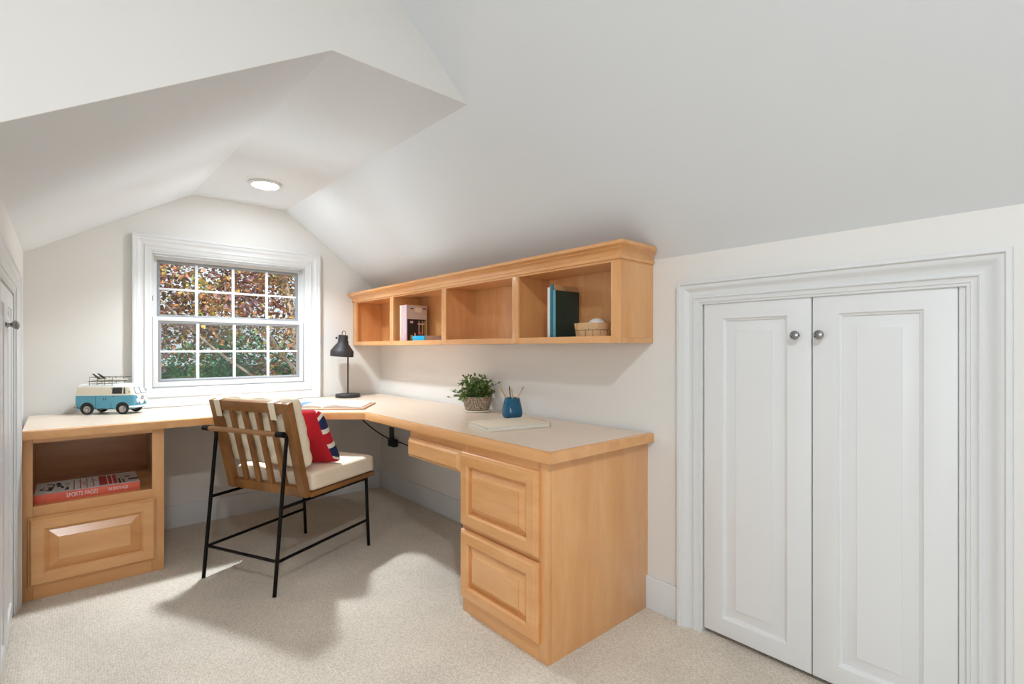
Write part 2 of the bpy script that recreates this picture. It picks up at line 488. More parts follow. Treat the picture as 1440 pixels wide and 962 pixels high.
# ------------------------------------------------------------------ closets
CASE = [(0, 0), (0, 0.033), (0.002, 0.036), (0.012, 0.036), (0.014, 0.034), (0.016, 0.029), (0.020, 0.0285), (0.026, 0.0265), (0.032, 0.0225), (0.038, 0.0175), (0.046, 0.0135),
        (0.055, 0.0115), (0.060, 0.0115), (0.0605, 0.0155), (0.064, 0.0170), (0.068, 0.0155), (0.0685, 0.0115), (0.074, 0.0095), (0.084, 0.0095), (0.0845, 0.006), (0.092, 0.006), (0.094, 0.004), (0.094, 0)]
def knob(bm, fn, a, b, d0):
    """round knob on a stem, axis out of the door"""
    prof = [(0.0, 0.0), (0.009, 0.0), (0.009, 0.003), (0.0055, 0.006), (0.0055, 0.014), (0.010, 0.018), (0.0150, 0.023), (0.0155, 0.027), (0.013, 0.031), (0.007, 0.0335), (0.0, 0.034)]
    o = Vector(fn(a, b, d0)); ax = (Vector(fn(a, b, d0 + 1)) - o).normalized()
    M = ax.to_track_quat('Z', 'Y').to_matrix().to_4x4()
    lathe(bm, prof, o, 24, M)
def closet(fn, oy0, oy1, oz1, y_outer, z_outer, doors, left):
    """doors: list of (y0, y1, knob_y, name, label)"""
    outs = []
    bm = bmesh.new()
    sweep_frame(bm, fn, y_outer[0], y_outer[1], 0.0, z_outer, CASE, closed=False)
    outs.append((bm, 'casing'))
    return bm
def fnR(a, b, d): return (-d, a, b)
def fnL(a, b, d): return (d, a, b)

bm = bmesh.new(); sweep_frame(bm, fnR, -3.632, -2.668, 0.0, 1.390, CASE, closed=False)
struct('trim_1', bm, 'trim_paint', 'white moulded casing round the right closet doors', 'trim')
bm = bmesh.new(); sweep_frame(bm, fnL, -1.815, -0.710, 0.0, 1.446, [(u, d * 0.62) for u, d in CASE], closed=False)
place_left(struct('trim_2', bm, 'trim_paint', 'white moulded casing round the left closet doors', 'trim'))

def door(name, fn, y0, y1, z0, z1, ky, kz, label, left=False):
    t = 0.018; d0 = -0.019
    s, r = 0.076, 0.066
    rings = [(0, 0, d0), (0, 0, d0 + t - 0.004), (0.002, 0.002, d0 + t - 0.001), (0.005, 0.005, d0 + t), (s, r, d0 + t), (s + 0.003, r + 0.003, d0 + t - 0.005), (s + 0.009, r + 0.009, d0 + t - 0.008),
             (s + 0.011, r + 0.011, d0 + t - 0.013), (s + 0.014, r + 0.014, d0 + t - 0.013), (s + 0.050, r + 0.050, d0 + t - 0.003), (s + 0.051, r + 0.051, d0 + t - 0.001)]
    bm = bmesh.new(); rings_panel(bm, fn, y0, y1, z0, z1, rings)
    o = struct(name, bm, 'door_paint', label, 'door')
    bm = bmesh.new(); knob(bm, fn, ky, kz, d0 + t - 0.0005)
    k = finish(bm, 'door_knob', 'chrome', o); k['label'] = 'round chrome knob'
    if left: place_left(o)
    return o
door('door_1', fnR, -3.1485, -2.7655, 0.018, 1.304, -3.105, 1.168, 'white raised panel closet door nearest the desk, knob on its right edge')
door('door_2', fnR, -3.521, -3.1515, 0.018, 1.304, -3.178, 1.168, 'white raised panel closet door at the right edge of the photo')
bm = bmesh.new(); box(bm, 0.002, 0.02, -3.540, -3.523, 0.0, 1.306)
struct('trim_3', bm, 'trim_paint', 'narrow white jamb strip beside the right closet door', 'trim')
door('door_3', fnL, -1.185, -0.800, 0.018, 1.347, -1.140, 1.208, 'white raised panel door in left wall, nearest the window', True)
door('door_4', fnL, -1.718, -1.188, 0.018, 1.347, -1.230, 1.208, 'white raised panel door in left wall, nearest the camera', True)

# ------------------------------------------------------------------ window
def fnW(a, b, d): return (a, -d, b)
bm = bmesh.new(); box(bm, WX0, WX0 + 0.012, 0.0, 0.115, WZ0, WZ1); box(bm, WX1 - 0.012, WX1, 0.0, 0.115, WZ0, WZ1)
box(bm, WX0 + 0.012, WX1 - 0.012, 0.0, 0.115, WZ0, WZ0 + 0.012); box(bm, WX0 + 0.012, WX1 - 0.012, 0.0, 0.115, WZ1 - 0.012, WZ1)
# sash stops
box(bm, WX0 + 0.012, WX0 + 0.026, 0.052, 0.060, WZ0 + 0.012, WZ1 - 0.012); box(bm, WX1 - 0.026, WX1 - 0.012, 0.052, 0.060, WZ0 + 0.012, WZ1 - 0.012)
win = struct('window_1', bm, 'vinyl_white', 'white double hung window with grid panes in the gable wall', 'window')
bm = bmesh.new(); sweep_frame(bm, fnW, -1.615, -0.500, 0.7615, 1.815, CASE, closed=True)
finish(bm, 'window_casing', 'trim_paint', win)
def sash(name, x0, x1, z0, z1, y0, fr_l, fr_t, fr_b, gm):
    """sash frame with grey glazing bead, muntin grid 4 x 2 and panes"""
    bm = bmesh.new(); t = 0.026
    box(bm, x0, x0 + fr_l, y0, y0 + t, z0, z1, 0.002); box(bm, x1 - fr_l, x1, y0, y0 + t, z0, z1, 0.002)
    box(bm, x0 + fr_l, x1 - fr_l, y0, y0 + t, z0, z0 + fr_b, 0.002); box(bm, x0 + fr_l, x1 - fr_l, y0, y0 + t, z1 - fr_t, z1, 0.002)
    s = finish(bm, name, 'vinyl_white', win)
    gx0, gx1, gz0, gz1 = x0 + fr_l, x1 - fr_l, z0 + fr_b, z1 - fr_t
    bm = bmesh.new(); b = 0.019
    sweep_frame(bm, lambda a, c, d: (a, y0 + 0.02 - d, c), gx0, gx1, gz0, gz1, [(0, 0), (0, 0.016), (0.010, 0.016), (b, 0.006), (b, 0)], True)
    bead = finish(bm, 'glazing_bead', 'vinyl_grey', s); bead['label'] = 'grey glazing bead'
    bm = bmesh.new(); ym = y0 + 0.012; w = 0.0085
    for k in (1, 2, 3):
        x = gx0 + (gx1 - gx0) * k / 4; box(bm, x - w, x + w, ym - 0.005, ym + 0.006, gz0 + b * 0.6, gz1 - b * 0.6, 0.001)
    zc = (gz0 + gz1) / 2; box(bm, gx0 + b * 0.6, gx1 - b * 0.6, ym - 0.0049, ym + 0.0059, zc - w * 0.8, zc + w * 0.8, 0.001)
    finish(bm, 'muntin_grid', 'vinyl_white', s)
    bm = bmesh.new(); box(bm, gx0 + 0.003, gx1 - 0.003, y0 + 0.0185, y0 + 0.0215, gz0 + 0.003, gz1 - 0.003)
    finish(bm, 'pane', 'pane_glass', s)
    return s
sash('upper_sash', WX0 + 0.014, WX1 - 0.014, 1.285, 1.706, 0.062, 0.026, 0.026, 0.034, 0)
ls = sash('lower_sash', WX0 + 0.016, WX1 - 0.016, 0.883, 1.322, 0.024, 0.026, 0.026, 0.030, 0)
for x in (-1.305, -0.815):
    bm = bmesh.new(); box(bm, x - 0.045, x + 0.045, 0.026, 0.046, 1.322, 1.330, 0.002)
    finish(bm, 'tilt_latch', 'vinyl_grey', ls)['label'] = 'grey tilt latch'
bm = bmesh.new(); box(bm, WX0 + 0.012, WX0 + 0.018, 0.03, 0.045, 1.42, 1.45, 0.001)
finish(bm, 'jamb_stop', 'ink', win)['label'] = 'small black stop on the jamb'
bm = bmesh.new(); box(bm, WX0 + 0.013, WX1 - 0.013, 0.104, 0.106, 0.878, 1.30)
finish(bm, 'insect_screen', 'screen_mesh', win)['label'] = 'grey insect screen outside the lower sash'

# ------------------------------------------------------------------ desk worktop
ZT, ZB = 0.760, 0.721
OUT = [(-2.0768, -0.002), (-0.002, -0.002), (-0.002, -2.543), (-0.639, -2.543), (-0.639, -1.085), (-1.005, -0.728), (-2.0637, -0.708)]
def inset_poly(pts, d):
    n = len(pts); r = []
    for i in range(n):
        p0, p1, p2 = Vector(pts[i - 1]), Vector(pts[i]), Vector(pts[(i + 1) % n])
        e1 = (p1 - p0).normalized(); e2 = (p2 - p1).normalized()
        n1 = Vector((e1.y, -e1.x)); n2 = Vector((e2.y, -e2.x))
        m = (n1 + n2); m = m / max(1e-6, 1 + n1.dot(n2))
        r.append(tuple(p1 + m * d))
    return r
dl = thing('corner_desk_top', 'L-shaped worktop with angled inner corner, laminate top and wood edge', 'worktop', (-0.9, -0.6, ZB))
ins = inset_poly(OUT, 0.020)
bm = bmesh.new()
prism(bm, inset_poly(OUT, 0.0205), ZB + 0.003, ZT)
finish(bm, 'laminate_top', 'laminate', dl, off=dl.location)
bm = bmesh.new()
prof = [(0, ZB), (0, ZT - 0.005), (0.0015, ZT - 0.0018), (0.005, ZT), (0.020, ZT), (0.020, ZB)]
L = []
for u, z in prof: L.append([bm.verts.new((x, y, z)) for x, y in inset_poly(OUT, u)])
for i in range(len(prof)):
    A, B = L[i], L[(i + 1) % len(prof)]
    for k in range(2, 6):
        bm.faces.new((A[k], A[(k + 1) % 7], B[(k + 1) % 7], B[k]))
bm.faces.new([l[2] for l in L]); bm.faces.new([l[6] for l in L][::-1])
finish(bm, 'wood_edge', 'maple_y', dl, off=dl.location)

# ------------------------------------------------------------------ file cabinet (right)
def drawer_rings(t, s, bevw):
    return [(0, 0, 0), (0, 0, t - 0.013), (0.003, 0.003, t - 0.009), (0.007, 0.007, t - 0.008), (0.010, 0.010, t - 0.002), (0.013, 0.013, t), (s, s, t), (s + 0.003, s + 0.003, t - 0.003), (s + 0.0085, s + 0.0085, t - 0.0075),
            (s + 0.0095, s + 0.0095, t - 0.021), (s + 0.012, s + 0.012, t - 0.021), (s + 0.012 + bevw, s + 0.012 + bevw, t - 0.004), (s + 0.0126 + bevw, s + 0.0126 + bevw, t - 0.0005)]
fc = thing('file_cabinet', 'maple two drawer cabinet carrying the right end of the desk', 'cabinet', (-0.31, -2.255, 0.0))
FX = -0.618
bm = bmesh.new()
box(bm, FX + 0.02, -0.0135, -2.5104, -2.49, 0.0, 0.720, 0.001)      # right side, notched over the baseboard
box(bm, -0.0135, -0.0015, -2.5104, -2.49, 0.1405, 0.720)
finish(bm, 'side_panel', 'maple_z', fc, off=fc.location)
bm = bmesh.new(); box(bm, FX + 0.02, -0.0135, -2.020, -2.000, 0.0, 0.720, 0.001)
finish(bm, 'side_panel', 'maple_z', fc, off=fc.location)
def piece(name, m, root, *b):
    bm = bmesh.new(); box(bm, *b)
    return finish(bm, name, m, root, off=root.location)
for a, b in ((-2.5104, -2.465), (-2.035, -2.000)): piece('frame_stile', 'maple_z', fc, FX, FX + 0.02, a, b, 0.0, 0.720, 0.0015)
for a, b in ((0.675, 0.720), (0.345, 0.385), (0.0, 0.085)): piece('frame_rail', 'maple_y', fc, FX + 0.0005, FX + 0.02, -2.4645, -2.0355, a, b)
def fnF(a, b, d): return (FX - 0.0005 - d, a, b)
for z0, z1 in ((0.066, 0.356), (0.373, 0.684)):
    bm = bmesh.new(); rings_panel(bm, fnF, -2.474, -2.004, z0, z1, drawer_rings(0.024, 0.050, 0.030))
    finish(bm, 'drawer', 'maple_y', fc, off=fc.location, smooth=18)

# pencil drawer hung under the worktop
bm = bmesh.new()
rings_panel(bm, lambda a, b, d: (-0.6125 - d, a, b), -1.988, -1.545, 0.588, 0.682, [(0, 0, -0.005), (0, 0, 0.008), (0.004, 0.004, 0.011), (0.006, 0.006, 0.011), (0.018, 0.018, 0.022), (0.0195, 0.0195, 0.022)])
pdw = finish(bm, 'pencil_drawer', 'maple_y', dl, off=dl.location, smooth=15)
pdw['label'] = 'slim pencil drawer beside the file cabinet'
bm = bmesh.new(); box(bm, -0.607, -0.592, -1.995, -1.535, 0.676, 0.7205); box(bm, -0.5925, -0.06, -1.985, -1.532, 0.600, 0.7205)
finish(bm, 'drawer_box', 'maple_y', pdw, off=dl.location)

# ------------------------------------------------------------------ left cabinet
lc = thing('desk_cabinet', 'maple cabinet with open cubby and one drawer below left desk end', 'cabinet', (-1.79, -0.34, 0.0))
LYF = -0.6685
bm = bmesh.new(); box(bm, -1.548, -1.528, LYF + 0.02, -0.0135, 0, 0.720, 0.001)
finish(bm, 'side_panel', 'maple_z', lc, off=lc.location)
bm = bmesh.new(); box(bm, -2.060, -2.030, LYF + 0.02, -0.0135, 0, 0.720)
finish(bm, 'side_panel', 'maple_z', lc, off=lc.location)
bm = bmesh.new(); box(bm, -2.0295, -1.5485, -0.030, -0.0135, 0, 0.720)
finish(bm, 'back_panel', 'maple_x', lc, off=lc.location)
bm = bmesh.new(); box(bm, -2.0295, -1.5485, LYF + 0.0205, -0.0305, 0.398, 0.416)
finish(bm, 'cubby_shelf', 'maple_x', lc, off=lc.location)
for a, b in ((-2.060, -2.011), (-1.578, -1.528)): piece('frame_stile', 'maple_z', lc, a, b, LYF, LYF + 0.02, 0, 0.720, 0.0015)
for z0, z1 in ((0.699, 0.720), (0.345, 0.4165), (0.0, 0.09)): piece('frame_rail', 'maple_x', lc, -2.0105, -1.5785, LYF + 0.0005, LYF + 0.02, z0, z1)
bm = bmesh.new(); rings_panel(bm, lambda a, b, d: (a, LYF - 0.0005 - d, b), -2.028, -1.562, 0.062, 0.371, drawer_rings(0.024, 0.053, 0.038))
finish(bm, 'drawer', 'maple_x', lc, off=lc.location, smooth=18)

# ------------------------------------------------------------------ wall shelf
sh = thing('wall_shelf', 'long maple wall shelf with four open compartments and crown moulding', 'shelf', (-0.12, -1.27, 1.146))
SX, SB, ST = -0.235, 1.146, 1.500
bm = bmesh.new(); box(bm, SX + 0.018, -0.012, -2.537, -0.002, SB, SB + 0.022)
finish(bm, 'bottom_panel', 'maple_y', sh, off=sh.location)
bm = bmesh.new(); box(bm, SX + 0.018, -0.012, -2.537, -0.002, 1.478, 1.492)
finish(bm, 'top_panel', 'maple_y', sh, off=sh.location)
bm = bmesh.new(); box(bm, -0.0115, -0.0015, -2.537, -0.002, SB, 1.492)
finish(bm, 'back_panel', 'maple_z', sh, off=sh.location)
ST_Y = [(-0.060, -0.002), (-0.654, -0.604), (-1.296, -1.248), (-1.931, -1.884), (-2.537, -2.492)]
bm = bmesh.new(); box(bm, SX + 0.018, -0.012, -2.537, -2.517, SB + 0.0225, 1.4775)
finish(bm, 'end_panel', 'maple_z', sh, off=sh.location)
bm = bmesh.new(); box(bm, SX + 0.018, -0.012, -0.040, -0.002, SB + 0.0225, 1.4775)
finish(bm, 'end_panel', 'maple_z', sh, off=sh.location)
for a, b in ST_Y[1:4]:
    c = (a + b) / 2; bm = bmesh.new(); box(bm, SX + 0.018, -0.012, c - 0.018, c + 0.018, SB + 0.0225, 1.4775)
    finish(bm, 'divider', 'maple_z', sh, off=sh.location)
for a, b in ST_Y: piece('frame_stile', 'maple_z', sh, SX, SX + 0.0175, a, b, SB, ST, 0.001)
for (a0, b0), (a1, b1) in zip(ST_Y[:-1], ST_Y[1:]):
    for z0, z1 in ((SB, 1.1745), (1.474, ST)): piece('frame_rail', 'maple_y', sh, SX + 0.0003, SX + 0.0175, b1 + 0.0003, a0 - 0.0003, z0, z1)
# crown: mitred return at the right end
bm = bmesh.new()
cp = [(0.0005, 1.482), (0.007, 1.484), (0.010, 1.490), (0.010, 1.497), (0.006, 1.500), (0.008, 1.506), (0.014, 1.513), (0.023, 1.519), (0.030, 1.522), (0.030, 1.526), (0.036, 1.528), (0.040, 1.532), (0.046, 1.534), (0.046, 1.548), (0.0, 1.548)]
P1, P2, P3 = [], [], []
for o, z in cp:
    P1.append(bm.verts.new((SX - o, -0.002, z))); P2.append(bm.verts.new((SX - o, -2.537 - o, z)))
    P3.append(bm.verts.new((-0.003 - max(0.0, z - 1.500) * 1.1, -2.537 - o, z)))
n = len(cp)
for i in range(n):
    j = (i + 1) % n
    bm.faces.new((P1[i], P1[j], P2[j], P2[i])); bm.faces.new((P2[i], P2[j], P3[j], P3[i]))
bm.faces.new(P1); bm.faces.new(P3[::-1])
finish(bm, 'crown_moulding', 'maple_y', sh, off=sh.location)
for z in (1.19, 1.45):
    bm = bmesh.new(); lathe(bm, [(0, 0), (0.004, 0), (0.0035, 0.002), (0, 0.0025)], (-0.0118, -1.72, z), 12, Matrix.Rotation(-PI / 2, 4, 'Y'))
    finish(bm, 'screw_cap', 'ink', sh, off=sh.location)['label'] = 'dark screw head'

# ------------------------------------------------------------------ recessed ceiling light
LPX, LPY = -1.012, -0.530
cl = thing('recessed_ceiling_light', 'lit round recessed light in the flat dormer ceiling', 'ceiling light', (LPX, LPY, 2.11))
bm = bmesh.new(); lathe(bm, [(0.070, -0.0005), (0.092, -0.0005), (0.094, -0.004), (0.090, -0.009), (0.074, -0.013), (0.070, -0.010), (0.070, -0.0005)], (0, 0, 0), 48)
finish(bm, 'trim_ring', 'trim_paint', cl)
bm = bmesh.new(); lathe(bm, [(0, -0.004), (0.0695, -0.004), (0.0695, -0.012), (0.066, -0.015), (0.052, -0.018), (0.028, -0.020), (0, -0.0205)], (0, 0, 0), 48)
finish(bm, 'lens', 'lamp_lens', cl)['label'] = 'glowing white lens'

# ------------------------------------------------------------------ chair
CH = (-1.2955, -1.134, 0.0); CRZ = math.atan2(0.4275, 0.904)
ch = thing('desk_chair', 'armless wooden slat-back chair on thin black steel legs with cream cushions', 'chair', CH, CRZ)
R_T = 0.0088
for s in (1, -1):
    bm = bmesh.new()
    tube(bm, [(0, 0.238 * s, 0.0), (0.066, 0.238 * s, 0.685)] + arc((0.066, 0.238 * s, 0.685), (0.070, 0.240 * s, 0.722), (0.045, 0.243 * s, 0.728), 6)[1:] + [(0.024, 0.245 * s, 0.728)], R_T, 12)
    finish(bm, 'leg', 'black_steel', ch)
    bm = bmesh.new()
    tube(bm, [(0.643, 0.238 * s, 0.0), (0.622, 0.238 * s, 0.392)], R_T, 12)
    finish(bm, 'leg', 'black_steel', ch)
    bm = bmesh.new(); tube(bm, [(0.040, 0.238 * s, 0.388), (0.630, 0.238 * s, 0.388)], 0.0078, 12)
    finish(bm, 'seat_rail', 'black_steel', ch)
    bm = bmesh.new(); tube(bm, [(0.016, 0.238 * s, 0.150), (0.634, 0.238 * s, 0.150)], 0.0072, 12)
    finish(bm, 'stretcher', 'black_steel', ch)
bm = bmesh.new(); tube(bm, [(0.016, -0.238, 0.152), (0.016, 0.238, 0.152)], 0.0072, 12)
finish(bm, 'stretcher', 'black_steel', ch)
bm = bmesh.new(); tube(bm, [(0.600, -0.238, 0.384), (0.600, 0.238, 0.384)], 0.0078, 12)
finish(bm, 'seat_rail', 'black_steel', ch)
bm = bmesh.new(); tube(bm, [(0.024, -0.225, 0.730), (0.024, 0.225, 0.730)], 0.0125, 16)
rod = finish(bm, 'back_rod', 'ash_rod', ch)
for s in (1, -1):
    bm = bmesh.new(); tube(bm, [(0.024, 0.2255 * s, 0.730), (0.024, 0.270 * s, 0.730)], 0.0136, 16)
    finish(bm, 'end_cap', 'black_steel', rod)['label'] = 'black end cap'
def bf(a, s, d): return Vector((0.155 - 0.2335 * s + 0.972 * d, a, 0.406 + 0.972 * s + 0.2335 * d))
def bbox(bm, a0, a1, s0, s1, d0, d1, bev=0.003):
    t = bmesh.new(); box(t, a0, a1, s0, s1, d0, d1, bev)
    for v in t.verts: v.co = bf(*v.co)
    merge(bm, t)
SL = 0.474
for s in (1, -1):
    bm = bmesh.new(); a = sorted((0.220 * s, 0.266 * s)); bbox(bm, a[0], a[1], 0.0, SL, 0.0, 0.034)
    finish(bm, 'back_stile', 'walnut_z', ch)
bm = bmesh.new(); bbox(bm, -0.2198, 0.2198, SL - 0.052, SL, 0.002, 0.030); finish(bm, 'top_rail', 'walnut_x', ch)
bm = bmesh.new(); bbox(bm, -0.2198, 0.2198, 0.0, 0.048, 0.002, 0.030); finish(bm, 'bottom_rail', 'walnut_x', ch)
for k in range(4):
    c = -0.132 + 0.088 * k; bm = bmesh.new(); bbox(bm, c - 0.0125, c + 0.0125, 0.0485, SL - 0.0525, 0.006, 0.024, 0.002)
    finish(bm, 'back_slat', 'walnut_z', ch)
bm = bmesh.new()
box(bm, 0.190, 0.662, -0.266, -0.222, 0.3995, 0.4215, 0.003); box(bm, 0.190, 0.662, 0.222, 0.266, 0.3995, 0.4215, 0.003)
box(bm, 0.618, 0.662, -0.2215, 0.2215, 0.3995, 0.4215, 0.003); box(bm, 0.192, 0.617, -0.2215, 0.2215, 0.408, 0.4205)
finish(bm, 'seat_frame', 'walnut_x', ch)

def cushion(bm, fn, a0, a1, b0, b1, c0, c1, r, puff=0.01, nx=22, wr=0.0, seed=0):
    """rounded box with puffed faces and soft wrinkles; fn maps (a,b,c)"""
    t = bmesh.new(); bmesh.ops.create_cube(t, size=2.0)
    bmesh.ops.subdivide_edges(t, edges=t.edges, cuts=nx, use_grid_fill=True)
    A, B, C = (a1 - a0) / 2, (b1 - b0) / 2, (c1 - c0) / 2
    rnd = random.Random(seed); ph = [rnd.uniform(0, 6.28) for _ in range(6)]
    for v in t.verts:
        u = v.co.copy()
        p = Vector((u.x * A, u.y * B, u.z * C))
        q = Vector((max(-A + r, min(A - r, p.x)), max(-B + r, min(B - r, p.y)), max(-C + r, min(C - r, p.z))))
        d = p - q
        if d.length > 1e-6: p = q + d.normalized() * min(r, max(abs(d.x), abs(d.y), abs(d.z)))
        px, py = 1 - u.x ** 2, 1 - u.y ** 2
        p.z += math.copysign(puff * (px * py) ** 0.6, u.z) * min(1, abs(u.z))
        if wr: p += Vector((0, 0, 1)) * wr * math.sin(u.x * 9 + ph[0] + 2 * math.sin(u.y * 5 + ph[1])) * math.cos(u.y * 7 + ph[2]) * u.z
        p += Vector(((a0 + a1) / 2, (b0 + b1) / 2, (c0 + c1) / 2))
        v.co = fn(*p)
    merge(bm, t)
bm = bmesh.new()
cushion(bm, lambda a, b, c: Vector((a, b, c)), 0.196, 0.664, -0.263, 0.263, 0.4225, 0.516, 0.020, 0.004)
finish(bm, 'seat_cushion', 'canvas_seat', ch, smooth=60)
bm = bmesh.new()
cushion(bm, lambda a, b, c: bf(a, b, c), -0.260, 0.260, 0.1285, 0.482, 0.036, 0.098, 0.026, 0.010, 40, 0.006, 3)
bc = finish(bm, 'back_cushion', 'canvas', ch, smooth=60)
for c in (0.205, -0.165):
    bm = bmesh.new()
    bbox(bm, c - 0.019, c + 0.019, SL - 0.082, SL + 0.003, -0.004, -0.0005, 0.001)
    bbox(bm, c - 0.019, c + 0.019, SL + 0.0005, SL + 0.004, -0.004, 0.036, 0.001)
    finish(bm, 'strap', 'canvas', bc)

# throw pillow (flag pattern on its front)
PW = 0.185; PHh = 0.158; PT = 0.055
CM = Matrix.Translation(CH) @ Matrix.Rotation(CRZ, 4, 'Z')
bm = bmesh.new(); NP = 64
def flag_mi(u, v):
    """u along width -1..1, v along height -1..1 -> 0 red 1 blue 2 white"""
    if abs(u) < 0.13 or abs(v) < 0.20: return 0
    if abs(u) < 0.22 or abs(v) < 0.33: return 2
    d = abs(abs(u) - abs(v))
    if d < 0.07: return 0
    if d < 0.20: return 2
    return 1
for side in (1, -1):
    g = []
    for i in range(NP + 1):
        row = []
        for j in range(NP + 1):
            u, v = -1 + 2 * i / NP, -1 + 2 * j / NP
            e = max(0.0, (1 - u * u) * (1 - v * v))
            th = PT * e ** 0.42
            cc = 1 - 0.10 * u ** 6 * v ** 6; k = cc * (1 - 0.05 * (1 - abs(v) ** 2) * abs(u) ** 4); k2 = cc * (1 - 0.05 * (1 - abs(u) ** 2) * abs(v) ** 4)
            row.append(bm.verts.new((side * th, u * PW * k + 0.07 * (v + 1) / 2, v * PHh * k2)))
        g.append(row)
    for i in range(NP):
        for j in range(NP):
            f = bm.faces.new((g[i][j], g[i + 1][j], g[i + 1][j + 1], g[i][j + 1]))
            u, v = -1 + 2 * (i + 0.5) / NP, -1 + 2 * (j + 0.5) / NP
            f.material_index = flag_mi(u, v) if side > 0 or u < -0.85 else 0
bmesh.ops.remove_doubles(bm, verts=bm.verts, dist=0.0002)
pil = finish(bm, 'throw_pillow', ['flag_red', 'flag_blue', 'flag_white'], None, smooth=80)
tag(pil, 'red white and navy flag pillow leaning on the chair backrest', 'pillow')
PILLOW_POS = (0.300, -0.104, 0.667); PILLOW_TILT = math.radians(-21); PILLOW_YAW = math.radians(25)
pil.matrix_world = CM @ Matrix.Translation(PILLOW_POS) @ Matrix.Rotation(PILLOW_YAW, 4, 'Z') @ Matrix.Rotation(PILLOW_TILT, 4, 'Y')
# the soft pillow flattens where it presses on the back cushion
PM = Matrix.Translation(PILLOW_POS) @ Matrix.Rotation(PILLOW_YAW, 4, 'Z') @ Matrix.Rotation(PILLOW_TILT, 4, 'Y'); PI_ = PM.inverted()
for v in pil.data.vertices:
    p = PM @ v.co
    d = 0.972 * (p.x - 0.155) + 0.2335 * (p.z - 0.406)
    if d < 0.1145: v.co = PI_ @ (p + Vector((0.972, 0.0, 0.2335)) * (0.1145 - d) * 0.97)

# ------------------------------------------------------------------ desk lamp
la = thing('desk_lamp', 'black metal desk lamp with dome shade on round base', 'lamp', (-0.344, -0.159, ZT))
bm = bmesh.new(); lathe(bm, [(0, 0.0005), (0.086, 0.0005), (0.089, 0.003), (0.089, 0.022), (0.086, 0.026), (0.02, 0.028), (0, 0.028)], (0, 0, 0), 48)
finish(bm, 'base', 'lamp_black', la)
PX = 0.000
bm = bmesh.new(); tube(bm, [(PX, 0, 0.028), (PX, 0, 0.395)], 0.0058, 12); finish(bm, 'pole', 'lamp_black', la)
Rv = Vector((0.7507, -0.6607, 0)); Fv = Vector((0.6607, 0.7507, 0))
SC = -0.046 * Rv + Vector((0, 0, 0.0))
TM = Matrix.Translation(SC + Vector((0, 0, 0.303))) @ Matrix.Rotation(math.radians(4), 4, Fv)
sm = [(0.080, 0.0), (0.083, 0.002), (0.083, 0.040), (0.079, 0.046), (0.052, 0.084), (0.038, 0.100), (0.034, 0.108), (0.034, 0.156), (0.030, 0.161), (0.0, 0.162),
      (0.0, 0.158), (0.028, 0.157), (0.031, 0.153), (0.031, 0.108), (0.036, 0.097), (0.050, 0.075), (0.076, 0.043), (0.080, 0.038), (0.080, 0.0)]
bm = bmesh.new(); lathe(bm, sm[:-1], (0, 0, 0), 48, TM)
finish(bm, 'shade', 'lamp_black', la)
bm = bmesh.new()
up = Vector((0, 0, 1))
c0 = SC + up * 0.442
def LP(r, h, f=0.0): return tuple(c0 + Rv * r + up * h + Fv * f)
tube(bm, [LP(-0.034, 0.0), LP(-0.044, 0.0)], 0.008, 14); finish(bm, 'knob', 'lamp_black', la)
bm = bmesh.new(); tube(bm, [LP(0.034, 0.0), LP(0.046, 0.0)], 0.008, 14); finish(bm, 'knob', 'lamp_black', la)
bm = bmesh.new()
tube(bm, [(PX, 0, 0.395)] + [tuple(Vector((PX, 0, 0)) + up * 0.41), LP(0.040, -0.01), LP(0.040, 0.01)], 0.0045, 10)
finish(bm, 'arm', 'lamp_black', la)
bm = bmesh.new()
tube(bm, [LP(0.004, 0.022), LP(0.003, 0.036)] + [LP(0.016 - 0.0125 * math.cos(t), 0.038 + 0.0125 * math.sin(t)) for t in [PI * k / 10 for k in range(11)]] + [LP(0.0285, 0.022), LP(0.036, 0.004, -0.008)], 0.0026, 8)
finish(bm, 'cord_loop', 'lamp_black', la)

# cable under the desk and power strip on the wall
bm = bmesh.new()
def bez(ps, n=10):
    out = []
    for i in range(len(ps) - 1):
        p0 = Vector(ps[max(0, i - 1)]); p1 = Vector(ps[i]); p2 = Vector(ps[i + 1]); p3 = Vector(ps[min(len(ps) - 1, i + 2)])
        for k in range(n):
            t = k / n
            out.append(0.5 * ((2 * p1) + (p2 - p0) * t + (2 * p0 - 5 * p1 + 4 * p2 - p3) * t * t + (3 * p1 - p0 - 3 * p2 + p3) * t ** 3))
    out.append(Vector(ps[-1])); return out
CABLE = [(-0.42, -0.38, 0.719), (-0.38, -0.40, 0.66), (-0.32, -0.40, 0.598), (-0.231, -0.40, 0.522), (-0.146, -0.39, 0.466), (-0.062, -0.346, 0.421), (-0.056, -0.44, 0.424), (-0.050, -0.56, 0.411), (-0.045, -0.75, 0.385)]
tube(bm, bez(CABLE), 0.0045, 8)
cable_bm = bm
ps = thing('wall_outlet', 'dark wall outlet with plugged adapter under the desk', 'outlet', (0, -0.26, 0.43))
bm = bmesh.new(); box(bm, -0.010, -0.0005, 0.032, 0.100, -0.070, 0.075, 0.003); finish(bm, 'cover_plate', 'outlet_dark', ps)
bm = bmesh.new(); box(bm, -0.050, -0.0105, -0.045, 0.045, -0.062, -0.006, 0.004); adp = finish(bm, 'adapter', 'rubber', ps); adp['label'] = 'black plug-in adapter'
finish(cable_bm, 'power_cord', 'rubber', adp, off=ps.location)

